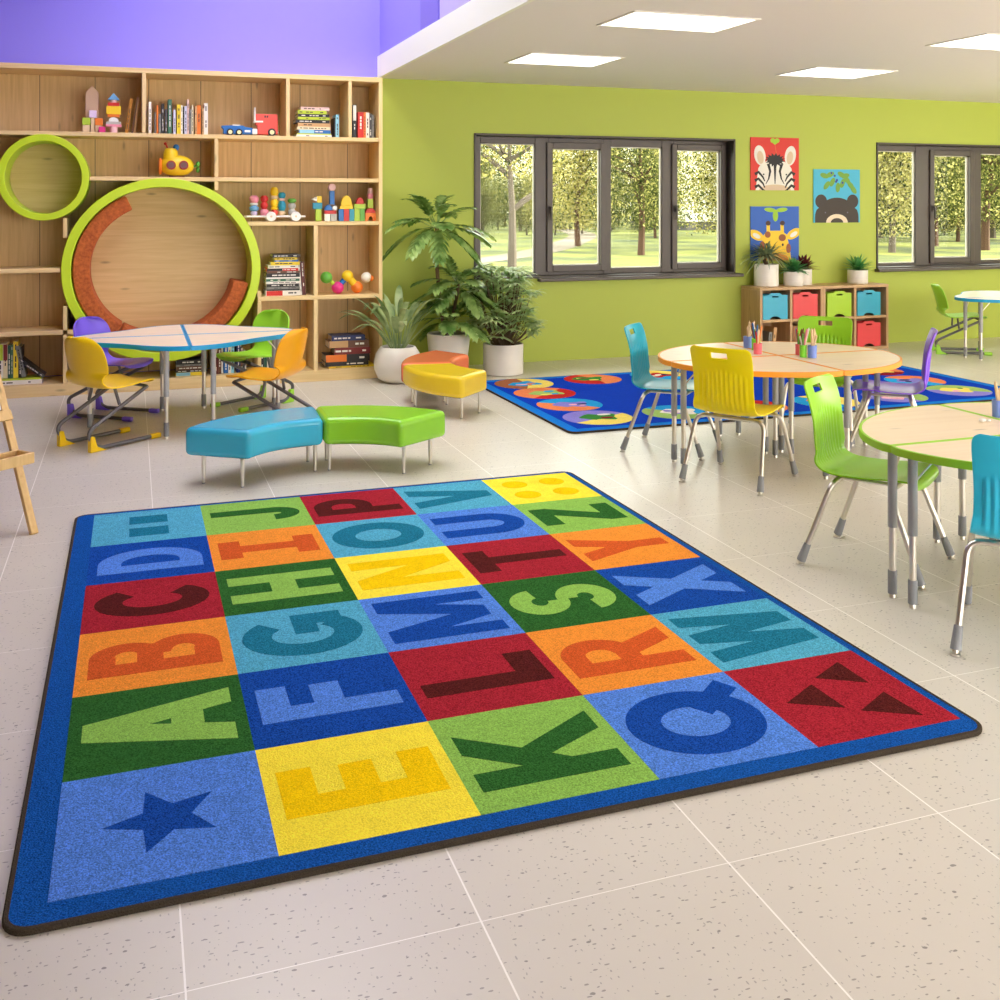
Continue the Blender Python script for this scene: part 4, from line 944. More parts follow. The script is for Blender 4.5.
for k, (x, y, r, lab) in enumerate(((3.322, 3.452, .016, 'larger white eraser crumb on the lime-edged table'), (3.355, 3.452, .011, 'smaller white eraser crumb beside the larger one on the lime-edged table'))):
    mb = MB(); mb.ball((0, 0, r * .55), r, r * .8, r * .55, 14); e = mb.build('eraser', tm('white')); e.location = (x, y, TZ + .001)
    tag(e, lab, 'eraser')

# ------------------------------------------------------------------ curved benches
def bench(c, a0, a1, col, label):
    t = thing('curved_bench', label, 'bench', (*c, 0), 0, 'curved vinyl benches')
    mt = plain('vinyl_' + label.split()[0], col, 0.26, spec=.5, coat=.15)
    ri, ro = .475, .865
    poly = arc(0, 0, ro, ro, a0, a1, 14) + arc(0, 0, ri, ri, a1, a0, 10)
    mb = MB(); mb.prism(poly, .155, .305); cu = mb.build('cushion', mt, t, bevel=.030, seg=5, smooth=50); cu.modifiers[0].use_clamp_overlap = False
    mb = MB(); mb.ring(inset(poly, .029), inset(poly, .033), .3035, .3062); mb.build('seam_piping', mt, cu)
    mb = MB(); mb.prism(inset(poly, .06), .145, .157); mb.build('base_board', M_dark, t)
    for a, r in ((a0 + 4, ri + .065), (a0 + 4, ro - .085), (a1 - 4, ri + .065), (a1 - 4, ro - .085)):
        x, y = r * math.cos(math.radians(a)), r * math.sin(math.radians(a))
        mb = MB(); mb.cyl((x, y, .150), (x, y, .004), .0125, .0085, 14); lg = mb.build('leg', M_chrome, t)
        mb = MB(); mb.cyl((x, y, .005), (x, y, 0), .009, seg=12); mb.build('glide', M_boot, lg)
bench((.977, 5.375), 86.8, 146, (54, 176, 210), 'sky blue curved bench, left of the joined pair in front of the alphabet rug')
bench((.995, 5.375), 33, 88.2, (140, 208, 46), 'lime green curved bench, right of the joined pair in front of the alphabet rug')
bench((2.76, 7.53), 173, 225, (240, 206, 40), 'yellow curved bench in front of the orange one near the floor plants')
bench((2.76, 7.55), 118, 172, (230, 122, 76), 'orange curved bench behind the yellow one near the floor plants')

# ------------------------------------------------------------------ cubby units, bins
M_cub = wood('walnut_cubby_board', (206, 170, 126), (182, 144, 104), 'Z', 0.5); M_cubh = wood('walnut_cubby_horizontal', (206, 170, 126), (182, 144, 104), 'X', 0.5)
CY = 8.975
def cubby(x0, x1, xm, label):
    t = thing('cubby_unit', label, 'cubby shelf', ((x0 + x1) / 2, CY, 0), 0, 'cubby units under the animal posters'); og = t.location
    def b(n, *q, m=M_cub): mb = MB(); mb.box(*q); mb.build(n, m, t, og, .002)
    yb = YW - .008
    b('top_panel', x0, x1, CY, yb, .640, .668, m=M_cubh); b('bottom_panel', x0, x1, CY, yb, 0, .03, m=M_cubh)
    b('side_panel', x0, x0 + .028, CY + .001, yb, .0305, .6395); b('side_panel', x1 - .028, x1, CY + .001, yb, .0305, .6395)
    b('back_panel', x0 + .0285, x1 - .0285, yb - .012, yb - .001, .0305, .6395)
    b('divider', xm - .014, xm + .014, CY + .003, yb - .013, .0305, .6395)
    b('shelf', x0 + .0285, xm - .0145, CY + .003, yb - .013, .322, .348, m=M_cubh); b('shelf', xm + .0145, x1 - .0285, CY + .003, yb - .013, .322, .348, m=M_cubh)
cubby(5.865, 6.604, 6.228, 'left wooden cubby unit below the zebra poster')
cubby(6.606, 7.410, 6.998, 'right wooden cubby unit nearer the right-hand window')
BINC = {'blue': (62, 172, 204), 'red': (226, 66, 72), 'lime': (166, 206, 40), 'brown': (150, 98, 58)}
def bin_(x0, x1, z, col, label):
    mt = plain('bin_' + col, BINC[col], .4); w = x1 - x0; h = .262
    t = thing('storage_bin', label, 'storage bin', ((x0 + x1) / 2, CY + .015, z), 0, 'storage bins in the cubby units')
    # front with a raised handle tab, a hand slot and a scooped foot
    def front(y0, y1):
        f = [(-w / 2, 0), (-w * .22, 0)] + arc(0, 0, w * .22, .030, 180, 0, 12)[1:-1] + [(w * .22, 0), (w / 2, 0), (w / 2, h - .022), (w * .26, h - .018), (w * .18, h), (-w * .18, h), (-w * .26, h - .018), (-w / 2, h - .022)]
        return f
    mb = MB(); M = Matrix(((1, 0, 0, 0), (0, 0, -1, 0), (0, 1, 0, 0), (0, 0, 0, 1)))
    f = front(0, 0); sl = [(-.036, h - .045), (.036, h - .045), (.036, h - .028), (-.036, h - .028)]
    bm = bmesh.new()
    def loop(p): return [bm.verts.new((x, 0, z_)) for x, z_ in p]
    va = loop(f); vb = loop(sl); ed = []
    for v in (va, vb):
        for i in range(len(v)): ed.append(bm.edges.new((v[i], v[(i + 1) % len(v)])))
    bmesh.ops.triangle_fill(bm, use_beauty=True, use_dissolve=False, edges=ed)
    me = bpy.data.meshes.new('front_panel'); bm.to_mesh(me); bm.free(); me.materials.append(mt)
    o = bpy.data.objects.new('front_panel', me); COL.objects.link(o); o.parent = t
    sd = o.modifiers.new('thickness', 'SOLIDIFY'); sd.thickness = .008; sd.offset = 0
    mb = MB(); d = .28
    mb.box(-w / 2, -w / 2 + .006, .005, d, .0, h - .03); mb.box(w / 2 - .006, w / 2, .005, d, .0, h - .03); mb.box(-w / 2 + .006, w / 2 - .006, d - .006, d, 0, h - .03); mb.box(-w / 2 + .006, w / 2 - .006, .012, d - .006, .036, .042)
    mb.build('body', mt, t, smooth=0)
bin_(5.905, 6.190, .349, 'blue', 'blue storage bin at the upper left of the cubby units')
bin_(6.256, 6.545, .349, 'red', 'red storage bin in the upper row, right of the left blue bin')
bin_(6.664, 6.956, .349, 'lime', 'lime storage bin in the upper row of the right cubby unit')
bin_(7.030, 7.318, .349, 'blue', 'blue storage bin at the upper right of the cubby units')
bin_(6.256, 6.545, .031, 'brown', 'brown storage bin in the lower row behind the green chair')
bin_(7.030, 7.318, .031, 'red', 'red storage bin at the lower right of the cubby units')
for x, h, lab in ((5.985, .19, 'shorter grey book standing in the open lower left cubby'), (6.035, .235, 'taller grey book leaning in the open lower left cubby')):
    lean(x, .031, CY + .05, .035, h, .10, 'grey' if h < .2 else 'tan', lab, 'books in the cubby')
# ------------------------------------------------------------------ plants
M_pot = plain('white_ceramic_pot', (240, 234, 226), 0.35); M_soil = plain('dark_soil', (58, 44, 34), 0.95)
M_bark = plain('brown_stem_bark', (104, 82, 58), 0.8)
L_dark = leaf_mat('glossy_dark_leaf', (98, 138, 66), (176, 204, 122), .25)
L_mid = leaf_mat('arching_leaf', (108, 138, 84), (182, 198, 140), .38)
L_palm = leaf_mat('fan_palm_leaf', (150, 182, 112), (216, 232, 176), .4, .4)
L_suc = leaf_mat('succulent_leaf', (70, 146, 80), (134, 196, 122), .4); L_red = leaf_mat('red_succulent_leaf', (72, 22, 30), (120, 40, 44), .4)
L_gas = leaf_mat('grey_green_grass_leaf', (92, 116, 84), (160, 170, 128), .5)
def pot(t, prof, soil_r, soil_z, seg=48):
    mb = MB(); mb.lathe(prof, seg); mb.build('pot', M_pot, t, smooth=35)
    mb = MB(); mb.lathe([(soil_r, soil_z - .01), (soil_r * .5, soil_z + .006), (.003, soil_z + .010)], 28); mb.build('soil', M_soil, t)
# bowl pot with arching leaves
t = thing('arching_leaf_plant', 'potted plant of long arching leaves in a round white pot against the bookshelf end', 'potted plant', (2.115, 8.66, 0))
pot(t, [(.11, 0), (.165, .035), (.198, .11), (.202, .17), (.185, .24), (.150, .295), (.140, .30), (.132, .295), (.132, .25)], .133, .272)
mb = MB(); st = MB(); RP = random.Random(5)
for k in range(34):
    a = RP.uniform(0, 2 * PI); el = RP.uniform(.75, 1.40); L = RP.uniform(.34, .56)
    p = Vector((.05 * math.cos(a), .05 * math.sin(a), .275)); d = Vector((math.cos(a) * math.cos(el), math.sin(a) * math.cos(el), math.sin(el)))
    p1 = p + d * RP.uniform(.14, .28); st.tube([p, p1], [.005, .003], 6)
    d2 = (d + Vector((math.cos(a), math.sin(a), 0)) * .25).normalized()
    mb.blade(p1, d2, L, RP.uniform(.020, .036), RP.uniform(.25, .75), 8, 0, .25, .8)
mb.v = [(vx, min(vy, .222) if vx < -.06 else min(vy, .62), vz) for vx, vy, vz in mb.v]
mb.build('foliage', L_mid, t); st.build('stalk', L_mid, t)
# tall plant with split leaves
def split_leaf(mb, p0, d, L, w, droop):
    """pinnately lobed leaf: a midrib with pairs of finger lobes"""
    p0 = Vector(p0); d = Vector(d).normalized(); side = d.cross(Vector((0, 0, 1)))
    side = side.normalized() if side.length > 1e-3 else Vector((1, 0, 0))
    n = 7
    for i in range(n):
        t = (i + .4) / n; p = p0 + d * (L * t) - Vector((0, 0, droop * L * t * t))
        dd = (d - Vector((0, 0, 2 * droop * t))).normalized()
        up = side.cross(dd).normalized()
        ll = w * (math.sin(PI * (.18 + .72 * t)) ** .7)
        for s in (-1, 1):
            ang = .95 - .55 * t
            v = (side * s * math.sin(ang) + dd * math.cos(ang) + up * .12).normalized()
            mb.blade(p, v, ll, L * .088, .30, 4, 0, .2, .7)
    mb.blade(p0 + d * (L * .02), d, L, L * .13, droop, 7, 0, .1, .8)
t = thing('split_leaf_plant', 'tall potted plant with big split glossy leaves on bare stems beside the left window', 'potted plant', (2.62, 8.86, 0))
pot(t, [(.135, 0), (.150, .02), (.182, .26), (.190, .355), (.182, .368), (.172, .36), (.165, .31)], .166, .335)
mb = MB(); RP = random.Random(11)
tr1 = [(-.03, 0, .33), (-.075, -.01, .62), (-.11, -.02, .95), (-.115, -.03, 1.31)]; tr2 = [(.03, .02, .33), (.05, .0, .55), (.085, -.03, .80)]; tr3 = [(.02, -.04, .33), (.0, -.06, .48)]
mt = MB()
for q in (tr1, tr2, tr3): mt.tube(crom(q, 5), .017, 8)
mt.build('stem', M_bark, t)
for (cx, cy, cz), n, lo, hi, l0, l1, petl in ((tr1[-1], 22, -.45, 1.25, .27, .37, .12), (tr2[-1], 20, -.5, 1.15, .24, .33, .10), (tr3[-1], 18, -.1, 1.25, .20, .28, .10)):
    for k in range(n):
        a = 2 * PI * k / n * 1.618 * 2 + RP.uniform(-.25, .25); el = lo + (hi - lo) * ((k * .618) % 1)
        d = Vector((math.cos(a) * math.cos(el), math.sin(a) * math.cos(el), math.sin(el)))
        p = Vector((cx, cy, cz - .03 * RP.random())); p1 = p + d * petl
        if p1.y + d.y * .3 > .36: d.y *= .3; d.normalize(); p1 = p + d * petl
        mb.tube([p, p1], [.006, .004], 6)
        split_leaf(mb, p1, (d + Vector((0, 0, -.1))), RP.uniform(l0, l1), RP.uniform(.12, .16), RP.uniform(.2, .5))
mb.v = [(vx, min(vy, .45), vz) for vx, vy, vz in mb.v]
mb.build('foliage', L_dark, t)
# fan palm
t = thing('fan_palm', 'bushy fan palm in a white cylinder pot under the left window', 'potted plant', (3.10, 8.78, 0))
pot(t, [(.165, 0), (.178, .006), (.178, .262), (.174, .268), (.166, .266), (.163, .235)], .164, .245)
mb = MB(); st = MB(); RP = random.Random(21)
for k in range(125):
    a = RP.uniform(0, 2 * PI); z = RP.uniform(.33, .93); rr_ = math.sqrt(RP.random()) * .275 * (1.0 if z < .75 else .75)
    c = Vector((rr_ * math.cos(a), rr_ * math.sin(a), z)); out = Vector((math.cos(a) * (.5 + rr_ * 2.2), math.sin(a) * (.5 + rr_ * 2.2), RP.uniform(.1, .9))).normalized()
    st.tube([(c.x * .3, c.y * .3, .25), (c.x * .75, c.y * .75, c.z * .7 + .05), c], [.005, .004, .003], 5)
    s = out.cross(Vector((0, 0, 1))).normalized(); u = s.cross(out)
    for q in range(10):
        b = -1.5 + 3.0 * q / 9
        d = (out * math.cos(b) + s * math.sin(b) + u * RP.uniform(.0, .25)).normalized()
        mb.blade(c, d, RP.uniform(.13, .19), .016, .40, 4, 0, .2, .9)
mb.build('foliage', L_palm, t); st.build('stem', M_bark, t)
# small pots on the cubby units
def small(x, y, r, h, label, mat, n, L, w, el0, el1, droop, seed, trunk=0):
    t = thing('small_potted_plant', label, 'potted plant', (x, y, .6685), 0, 'small white pots on the cubby units')
    pot(t, [(r * .96, 0), (r, .006), (r, h), (r * .95, h), (r * .93, h - .02)], r * .93, h - .016, 32)
    mb = MB(); q = random.Random(seed)
    if trunk:
        ms = MB()
        for a in range(5): ms.tube([(.0, 0, h - .02), (.05 * math.cos(a * 1.3), .04 * math.sin(a * 1.3), h + trunk)], [.012, .006], 6)
        ms.build('stem', M_bark, t)
    for k in range(n):
        a = k * 2.39996 + q.uniform(-.2, .2); el = el0 + (el1 - el0) * (k / n)
        d = Vector((math.cos(a) * math.cos(el), math.sin(a) * math.cos(el), math.sin(el)))
        p = Vector((0, 0, h - .01)) if not trunk else Vector((.04 * math.cos(a), .035 * math.sin(a), h + trunk * q.uniform(.6, 1.1)))
        mb.blade(p, d, L * q.uniform(.8, 1.15), w, droop, 5, 0, .3, .7)
    mb.v = [(vx, min(vy, YW - .014 - y), vz) for vx, vy, vz in mb.v]
    mb.build('foliage', mat, t)
small(6.062, 9.17, .122, .222, 'largest small pot, with spiky grey-green leaves, at the left on the cubby units', L_gas, 110, .27, .010, -.2, 1.35, .45, 1, .09)
small(6.352, 9.12, .098, .145, 'small pot with a fresh green succulent rosette beside the largest pot', L_suc, 50, .20, .026, .10, 1.35, .25, 2)
small(6.540, 9.215, .084, .158, 'small pot with a dark red succulent behind the green rosette', L_red, 32, .20, .022, .2, 1.4, .2, 3)
small(7.176, 9.17, .104, .140, 'small pot with a pointed green succulent alone at the right on the cubby units', L_suc, 36, .235, .022, .2, 1.4, .2, 4)

# ------------------------------------------------------------------ animal posters
def poster(x0, x1, z0, z1, bg, shapes, label):
    t = thing('animal_poster', label, 'poster', ((x0 + x1) / 2, YW - .001, (z0 + z1) / 2), 0, 'square animal posters')
    M = Matrix(((1, 0, 0, 0), (0, 0, -1, 0), (0, 1, 0, 0), (0, 0, 0, 1))); w, h = x1 - x0, z1 - z0
    mb = MB(); mb.box(-w / 2, w / 2, -.009, 0, -h / 2, h / 2); mb.build('canvas', plain('poster_' + bg[0], bg[1], .6), t, smooth=0)
    mats = []; idx = {}; mb = MB()
    for k, (c, p) in enumerate(shapes):
        if c not in idx: idx[c] = len(mats); mats.append(plain('print_%d_%d_%d' % c, c, .6))
        q = [(min(1, max(0, x)), min(1, max(0, y))) for x, y in p]
        mb.prism([((x - .5) * w, (y - .5) * h) for x, y in q], .0088, .0094 + .00012 * k, idx[c], M)
    mb.build('print', mats, t, smooth=0)
el = lambda cx, cy, rx, ry, rot=0, n=26: [(cx + rx * math.cos(a) * math.cos(rot) - ry * math.sin(a) * math.sin(rot), cy + rx * math.cos(a) * math.sin(rot) + ry * math.sin(a) * math.cos(rot)) for a in [2 * PI * k / n for k in range(n)]]
WH, BK, TN = (232, 228, 220), (30, 28, 30), (214, 190, 160); LF = (156, 200, 50)
def stripe(P, w):   # tapered band along a polyline
    L_ = [(x - w * (1 - .75 * i / (len(P) - 1)), y) for i, (x, y) in enumerate(P)]; Rr = [(x + w * (1 - .75 * i / (len(P) - 1)), y) for i, (x, y) in enumerate(P)]
    return L_ + Rr[::-1]
def band2(P, w):
    out, out2 = [], []
    for i, (x, y) in enumerate(P):
        a = P[max(i - 1, 0)]; b = P[min(i + 1, len(P) - 1)]; dx, dy = b[0] - a[0], b[1] - a[1]; l = math.hypot(dx, dy); k = w * (1 - .7 * i / (len(P) - 1))
        out.append((x - dy / l * k, y + dx / l * k)); out2.append((x + dy / l * k, y - dx / l * k))
    return out + out2[::-1]
zeb = [(LF, el(.455, .945, .05, .045)), (LF, el(.545, .945, .05, .045)), (LF, [(.41, .93), (.59, .93), (.50, .86)]), ((216, 100, 60), [(.492, .87), (.505, .87), (.545, .66), (.53, .66)]),
       (WH, el(.19, .66, .115, .19, .18)), (WH, el(.82, .66, .115, .19, -.18)), (TN, el(.20, .62, .065, .125, .16)), (TN, el(.81, .62, .065, .125, -.16)),
       (WH, [(.10, 0), (.13, .2), (.16, .42), (.22, .50), (.34, .56), (.66, .56), (.78, .50), (.84, .42), (.88, .2), (.90, 0)]), (TN, el(.50, .0, .33, .11))]
for x, s in ((.36, -.05), (.50, 0), (.64, .05)): zeb.append((BK, stripe([(x, .50), (x - s * .8, .36), (x - s * .2, .22), (x + s, .12)], .030)))
for s in (-1, 1):
    for y in (.34, .22, .10): zeb.append((BK, band2([(.5 + s * .41, y - .04), (.5 + s * .34, y + .005 - (.34 - y) * .05), (.5 + s * .25, y - .09), (.5 + s * .21, y - .17)], .032)))
    zeb.append((BK, el(.5 + s * .235, .30, .016, .016)))
zeb.append((BK, [(.5 + (.215 if k % 2 else .15) * math.cos(2 * PI * k / 30), .575 + (.135 if k % 2 else .085) * math.sin(2 * PI * k / 30)) for k in range(30)]))
poster(5.976, 6.558, 1.640, 2.184, ('red', (214, 52, 44)), zeb, 'red poster of a zebra head with a green heart, top left of the three posters')
BR, CR = (58, 48, 44), (232, 214, 188)
bear = [(BR, el(.16, .40, .125, .13)), (BR, el(.84, .40, .125, .13)), (BR, [(.03, 0)] + [(.5 + .44 * math.cos(a) * (1 if math.sin(a) > .45 else 1.07), .10 + .37 * math.sin(a)) for a in [PI - PI * k / 24 for k in range(25)]] + [(.97, 0)]), (CR, el(.50, .0, .235, .16)), (BR, el(.50, .0, .135, .085)), ((100, 100, 120), el(.25, .19, .014, .014)), ((100, 100, 120), el(.73, .19, .014, .014))]
for x, y, r in ((.23, .88, -.3), (.28, .70, .9), (.40, .76, 1.1), (.52, .66, 1.5), (.62, .74, 1.2), (.68, .88, .2), (.80, .70, -.8), (.72, .80, -.9), (.35, .90, .4), (.60, .90, -.5), (.86, .62, -.9)): bear.append(((112, 160, 60), el(x, y, .092, .048, r)))
for x, y in ((.38, .93), (.45, .88), (.50, .80), (.62, .75), (.48, .77)): bear.append(((50, 70, 150), el(x, y, .022, .022)))
poster(6.739, 7.322, 1.302, 1.864, ('sky', (72, 178, 214)), bear, 'sky-blue poster of a dark bear head under leaves, right of the other two posters')
YL, DY_ = (244, 200, 50), (214, 140, 50)
gir = [(LF, el(.40, .935, .12, .04, -.12)), (LF, el(.64, .935, .12, .04, .12)), (LF, el(.51, .83, .055, .11)), (YL, [(.33, .40), (.40, .40), (.395, .70), (.325, .70)]), (YL, [(.62, .40), (.69, .40), (.68, .70), (.61, .70)]), ((70, 44, 36), el(.36, .69, .05, .045)), ((70, 44, 36), el(.655, .69, .05, .045)),
       (YL, el(.12, .47, .16, .085, -.45)), (YL, el(.89, .49, .16, .085, .5)), (WH, el(.12, .46, .085, .04, -.45)), (WH, el(.89, .48, .085, .04, .5)),
       (YL, [(.16, 0), (.20, .25), (.27, .48), (.40, .55), (.62, .55), (.74, .48), (.80, .25), (.84, 0)]), ((150, 84, 50), el(.35, .48, .06, .06)), ((150, 84, 50), el(.65, .42, .075, .065)), ((150, 84, 50), el(.78, .22, .05, .09)), ((150, 84, 50), el(.24, .28, .05, .08)), (DY_, el(.48, .02, .30, .12)), (BK, el(.33, .30, .02, .025)), (BK, el(.66, .29, .02, .025))]
poster(5.976, 6.558, .916, 1.474, ('royal', (48, 98, 190)), gir, 'blue poster of a giraffe head behind the spiky small plant, below the zebra poster')

# ------------------------------------------------------------------ easel at the left edge
M_pine = wood('easel_pine', (226, 192, 132), (206, 168, 106), 'Z', .5); M_board = plain('white_easel_board', (240, 238, 234), .35)
F0 = Vector((-.42, 5.21, 0)); bdir = Vector((-.75, -.66, 0)).normalized(); ldir = Vector((-.28, .46, 1.0))
e = thing('easel', 'wooden drawing easel with a tray at the left edge of the photo', 'easel', tuple(F0))
def beam(p0, p1, w, d, side, name, m=M_pine):
    p0, p1 = Vector(p0) - F0, Vector(p1) - F0; ax = (p1 - p0); L = ax.length; z = ax.normalized(); x = (Vector(side) - z * Vector(side).dot(z)).normalized(); y = z.cross(x)
    M = Matrix.Translation(p0) @ Matrix((x, y, z)).transposed().to_4x4()
    mb = MB(); mb.box(-w / 2, w / 2, -d / 2, d / 2, 0, L, 0, M); return mb.build(name, m, e, bevel=.003)
H_ = 1.12; W_e = .62
for k in (0, 1):
    base = F0 + bdir * (W_e * k)
    beam(base, base + ldir * H_, .036, .022, bdir, 'leg')
    rb = base + Vector((ldir.x, ldir.y, 0)) * (2 * H_)
    beam(rb, base + ldir * H_ + Vector((0, 0, .012)), .036, .022, bdir, 'leg')
nrm = bdir.cross(ldir).normalized()
if nrm.z < 0: nrm = -nrm
if nrm.y > 0: nrm = -nrm
def on(k, h, o=0): return F0 + bdir * (W_e * k) + ldir * h + nrm * o
beam(on(-.03, .50, .016), on(1.03, .50, .016), .05, .014, ldir, 'rail')
mb = MB(); q = [on(.04, .53, .004), on(.96, .53, .004), on(.96, 1.08, .004), on(.04, 1.08, .004)]; q = [p - F0 for p in q]
mb.add(q + [p + nrm * .010 for p in q], [(3, 2, 1, 0), (4, 5, 6, 7), (0, 1, 5, 4), (1, 2, 6, 5), (2, 3, 7, 6), (3, 0, 4, 7)]); mb.build('board', M_board, e)
fw = Vector((nrm.x, nrm.y, 0)).normalized()
zt = .335
def tr_(k, o, z): return F0 + bdir * (W_e * k) + Vector((ldir.x * zt, ldir.y * zt, 0)) + fw * o + Vector((0, 0, z))
up = Vector((0, 0, 1))
beam(tr_(-.01, .02, zt), tr_(1.01, .02, zt), .05, .014, up, 'tray_back')
beam(tr_(-.01, .125, zt), tr_(1.01, .125, zt), .05, .014, up, 'tray_front')
beam(tr_(.005, .028, zt), tr_(.005, .117, zt), .05, .014, up, 'tray_end'); beam(tr_(.995, .028, zt), tr_(.995, .117, zt), .05, .014, up, 'tray_end')
beam(tr_(.02, .072, zt - .02), tr_(.98, .072, zt - .02), .085, .006, fw, 'tray_floor')

# ------------------------------------------------------------------ outside: lawn, path, trees
GZ = -0.35
def lawn_mat():
    m, nt, p = new_mat('park_lawn')
    tc = node(nt, 'ShaderNodeTexCoord'); n = node(nt, 'ShaderNodeTexNoise'); n.inputs['Scale'].default_value = .35; n.inputs['Detail'].default_value = 8
    nt.links.new(tc.outputs['Object'], n.inputs['Vector'])
    cr = node(nt, 'ShaderNodeValToRGB'); cr.color_ramp.elements[0].position = .35; cr.color_ramp.elements[1].position = .62
    cr.color_ramp.elements[0].color = (*rgb(40, 54, 12), 1); cr.color_ramp.elements[1].color = (*rgb(112, 116, 36), 1)
    nt.links.new(n.outputs['Fac'], cr.inputs[0]); nt.links.new(cr.outputs[0], p.inputs['Base Color']); p.inputs['Roughness'].default_value = .9
    return m
mb = MB(); mb.box(-120, 160, YW + .25, 190, GZ - .3, GZ); g = mb.build('lawn', lawn_mat()); g['kind'] = 'structure'
M_path = plain('pale_gravel_path', (112, 102, 88), .9)
mb = MB(); P1 = [(4, 26), (12, 34), (19, 45), (27, 62), (34, 90)]
C_ = crom(P1, 6)
for (xa, ya), (xb, yb) in zip(C_[:-1], C_[1:]): mb.box(0, 1, 0, 1, 0, 0, 0) if False else mb.add([(xa - .9, ya, GZ + .01), (xa + .9, ya, GZ + .01), (xb + .9, yb, GZ + .01), (xb - .9, yb, GZ + .01)], [(0, 1, 2, 3)])
g = mb.build('path', M_path); g['kind'] = 'structure'
T_bark = plain('grey_tree_bark', (88, 78, 68), .9); T_barkb = plain('brown_tree_bark', (78, 54, 38), .9)
T_l = {'gold': leaf_mat('golden_tree_leaf', (104, 100, 46), (178, 168, 100), .7, .5, .1), 'olive': leaf_mat('olive_tree_leaf', (54, 64, 32), (122, 126, 66), .7, .45, .1), 'dark': leaf_mat('dark_tree_leaf', (26, 36, 18), (62, 76, 36), .7, .35, .1), 'sunny': leaf_mat('painted_sunlit_leaf', (170, 164, 86), (214, 206, 140), .6, .5, .2), 'pale': leaf_mat('pale_tree_leaf', (128, 124, 66), (186, 178, 116), .7, .5, .1)}
def tree_proto(kind, h, w, base, n, leaf, bark, seed, label, airy=1.0):
    t = thing('tree', label, 'tree', (0, 0, GZ), 0, None); q = random.Random(seed)
    mt = MB(); top = h * .8
    tk = crom([(0, 0, -.05), (q.uniform(-.1, .1), 0, h * .2), (q.uniform(-.3, .3), q.uniform(-.2, .2), h * .45), (q.uniform(-.4, .4), 0, top)], 4)
    mt.tube(tk, [max(.02, h * .018 * (1 - .9 * i / (len(tk) - 1))) for i in range(len(tk))], 8)
    br = []
    for k in range(11):
        i = q.randint(4, len(tk) - 2); p = Vector(tk[i]); a = q.uniform(0, 2 * PI); L = w * q.uniform(.35, .8)
        d = Vector((math.cos(a), math.sin(a), q.uniform(.5, 1.2))).normalized(); m = p + d * L * .5; e_ = p + d * L + Vector((0, 0, -L * .1))
        mt.tube([p, m, e_], [h * .009, h * .006, h * .002], 5); br += [m, e_]
    mt.build('trunk', bark, t)
    mb = MB(); cl = [Vector((q.gauss(0, .42) * w, q.gauss(0, .42) * w, base + (h - base) * q.random())) for _ in range(46)] + br
    for k in range(n):
        c = q.choice(cl); p = c + Vector((q.gauss(0, .24 * w * airy), q.gauss(0, .24 * w * airy), q.gauss(0, .10 * h * airy)))
        if p.z < base * .8: continue
        s = q.uniform(.035, .085); a = Vector((q.gauss(0, 1), q.gauss(0, 1), q.gauss(0, 1))).normalized(); b = a.orthogonal().normalized(); b = (Matrix.Rotation(q.uniform(0, 6), 3, a) @ b)
        mb.add([p - a * s, p + b * s * .5, p + a * s, p - b * s * .5], [(0, 1, 2, 3)], 0 if q.random() < .6 else (1 if q.random() < .55 else 2))
    mb.build('crown', [leaf, T_l['dark'], T_l['sunny']], t, smooth=0)  # dark and bright leaves mixed in to imitate inner shade and sunlit highlights
    return t
def put(proto, x, y, s, rz, label, group=None, used=set()):
    if proto.name not in used: used.add(proto.name); o = proto; o['label'] = label; o.location = (x, y, GZ); o.rotation_euler.z = rz
    else: o = copy_tree(proto, (x, y, GZ), rz, label)
    o.scale = (s, s, s)
    if group: o['group'] = group
def px(u, d):   # ground point on the viewing ray of photo column u at depth d
    r = (u - 500) / 1052.26; sa, ca = math.sin(.3364), math.cos(.3364); return d * (sa + r * ca), d * (ca - r * sa)
PG = tree_proto('gold', 8, 1.9, .9, 17000, T_l['gold'], T_barkb, 1, 'tree')
PO = tree_proto('olive', 9, 2.3, 1.3, 18000, T_l['olive'], T_barkb, 2, 'tree')
PD = tree_proto('dark', 9, 2.4, .4, 20000, T_l['dark'], T_bark, 3, 'tree')
PP = tree_proto('pale', 8, 1.8, .8, 17000, T_l['pale'], T_bark, 4, 'tree')
PB = tree_proto('bare', 7.5, 2.2, 3.0, 5000, T_l['gold'], T_bark, 5, 'tree', 1.3)
for pr_, u, d, s, lab in ((PB, 512, 31, 1.1, 'nearly bare grey-trunked tree close to the left pane of the left window'), (PO, 641, 38, .9, 'leafy olive tree with a brown trunk in the third pane of the left window'), (PG, 578, 46, 1.0, 'golden tree beside the path in the second pane of the left window'), (PP, 722, 44, .95, 'pale sunlit tree in the right pane of the left window'), (PG, 672, 62, .85, 'small golden tree left of the white building in the right pane of the left window'),
                          (PP, 892, 40, 1.0, 'pale golden tree with a thin trunk in the left pane of the right window'), (PO, 985, 42, 1.15, 'yellow-green tree with a stout trunk at the right edge of the photo'), (PO, 935, 46, 1.0, 'olive tree in the middle pane of the right window')):
    put(pr_, *px(u, d), s, u * .37, lab)
QT = random.Random(99)
WOOD = [(50, 862), (53, 918), (51, 958), (54, 1012), (52, 1050)] + [(d, u0 + k * 6.1 * 1052 / d) for q, d in enumerate((57, 64, 71, 78, 86, 94)) for u0 in (430 + (q % 2) * 52,) for k in range(int(640 * d / 6400) + 1)]
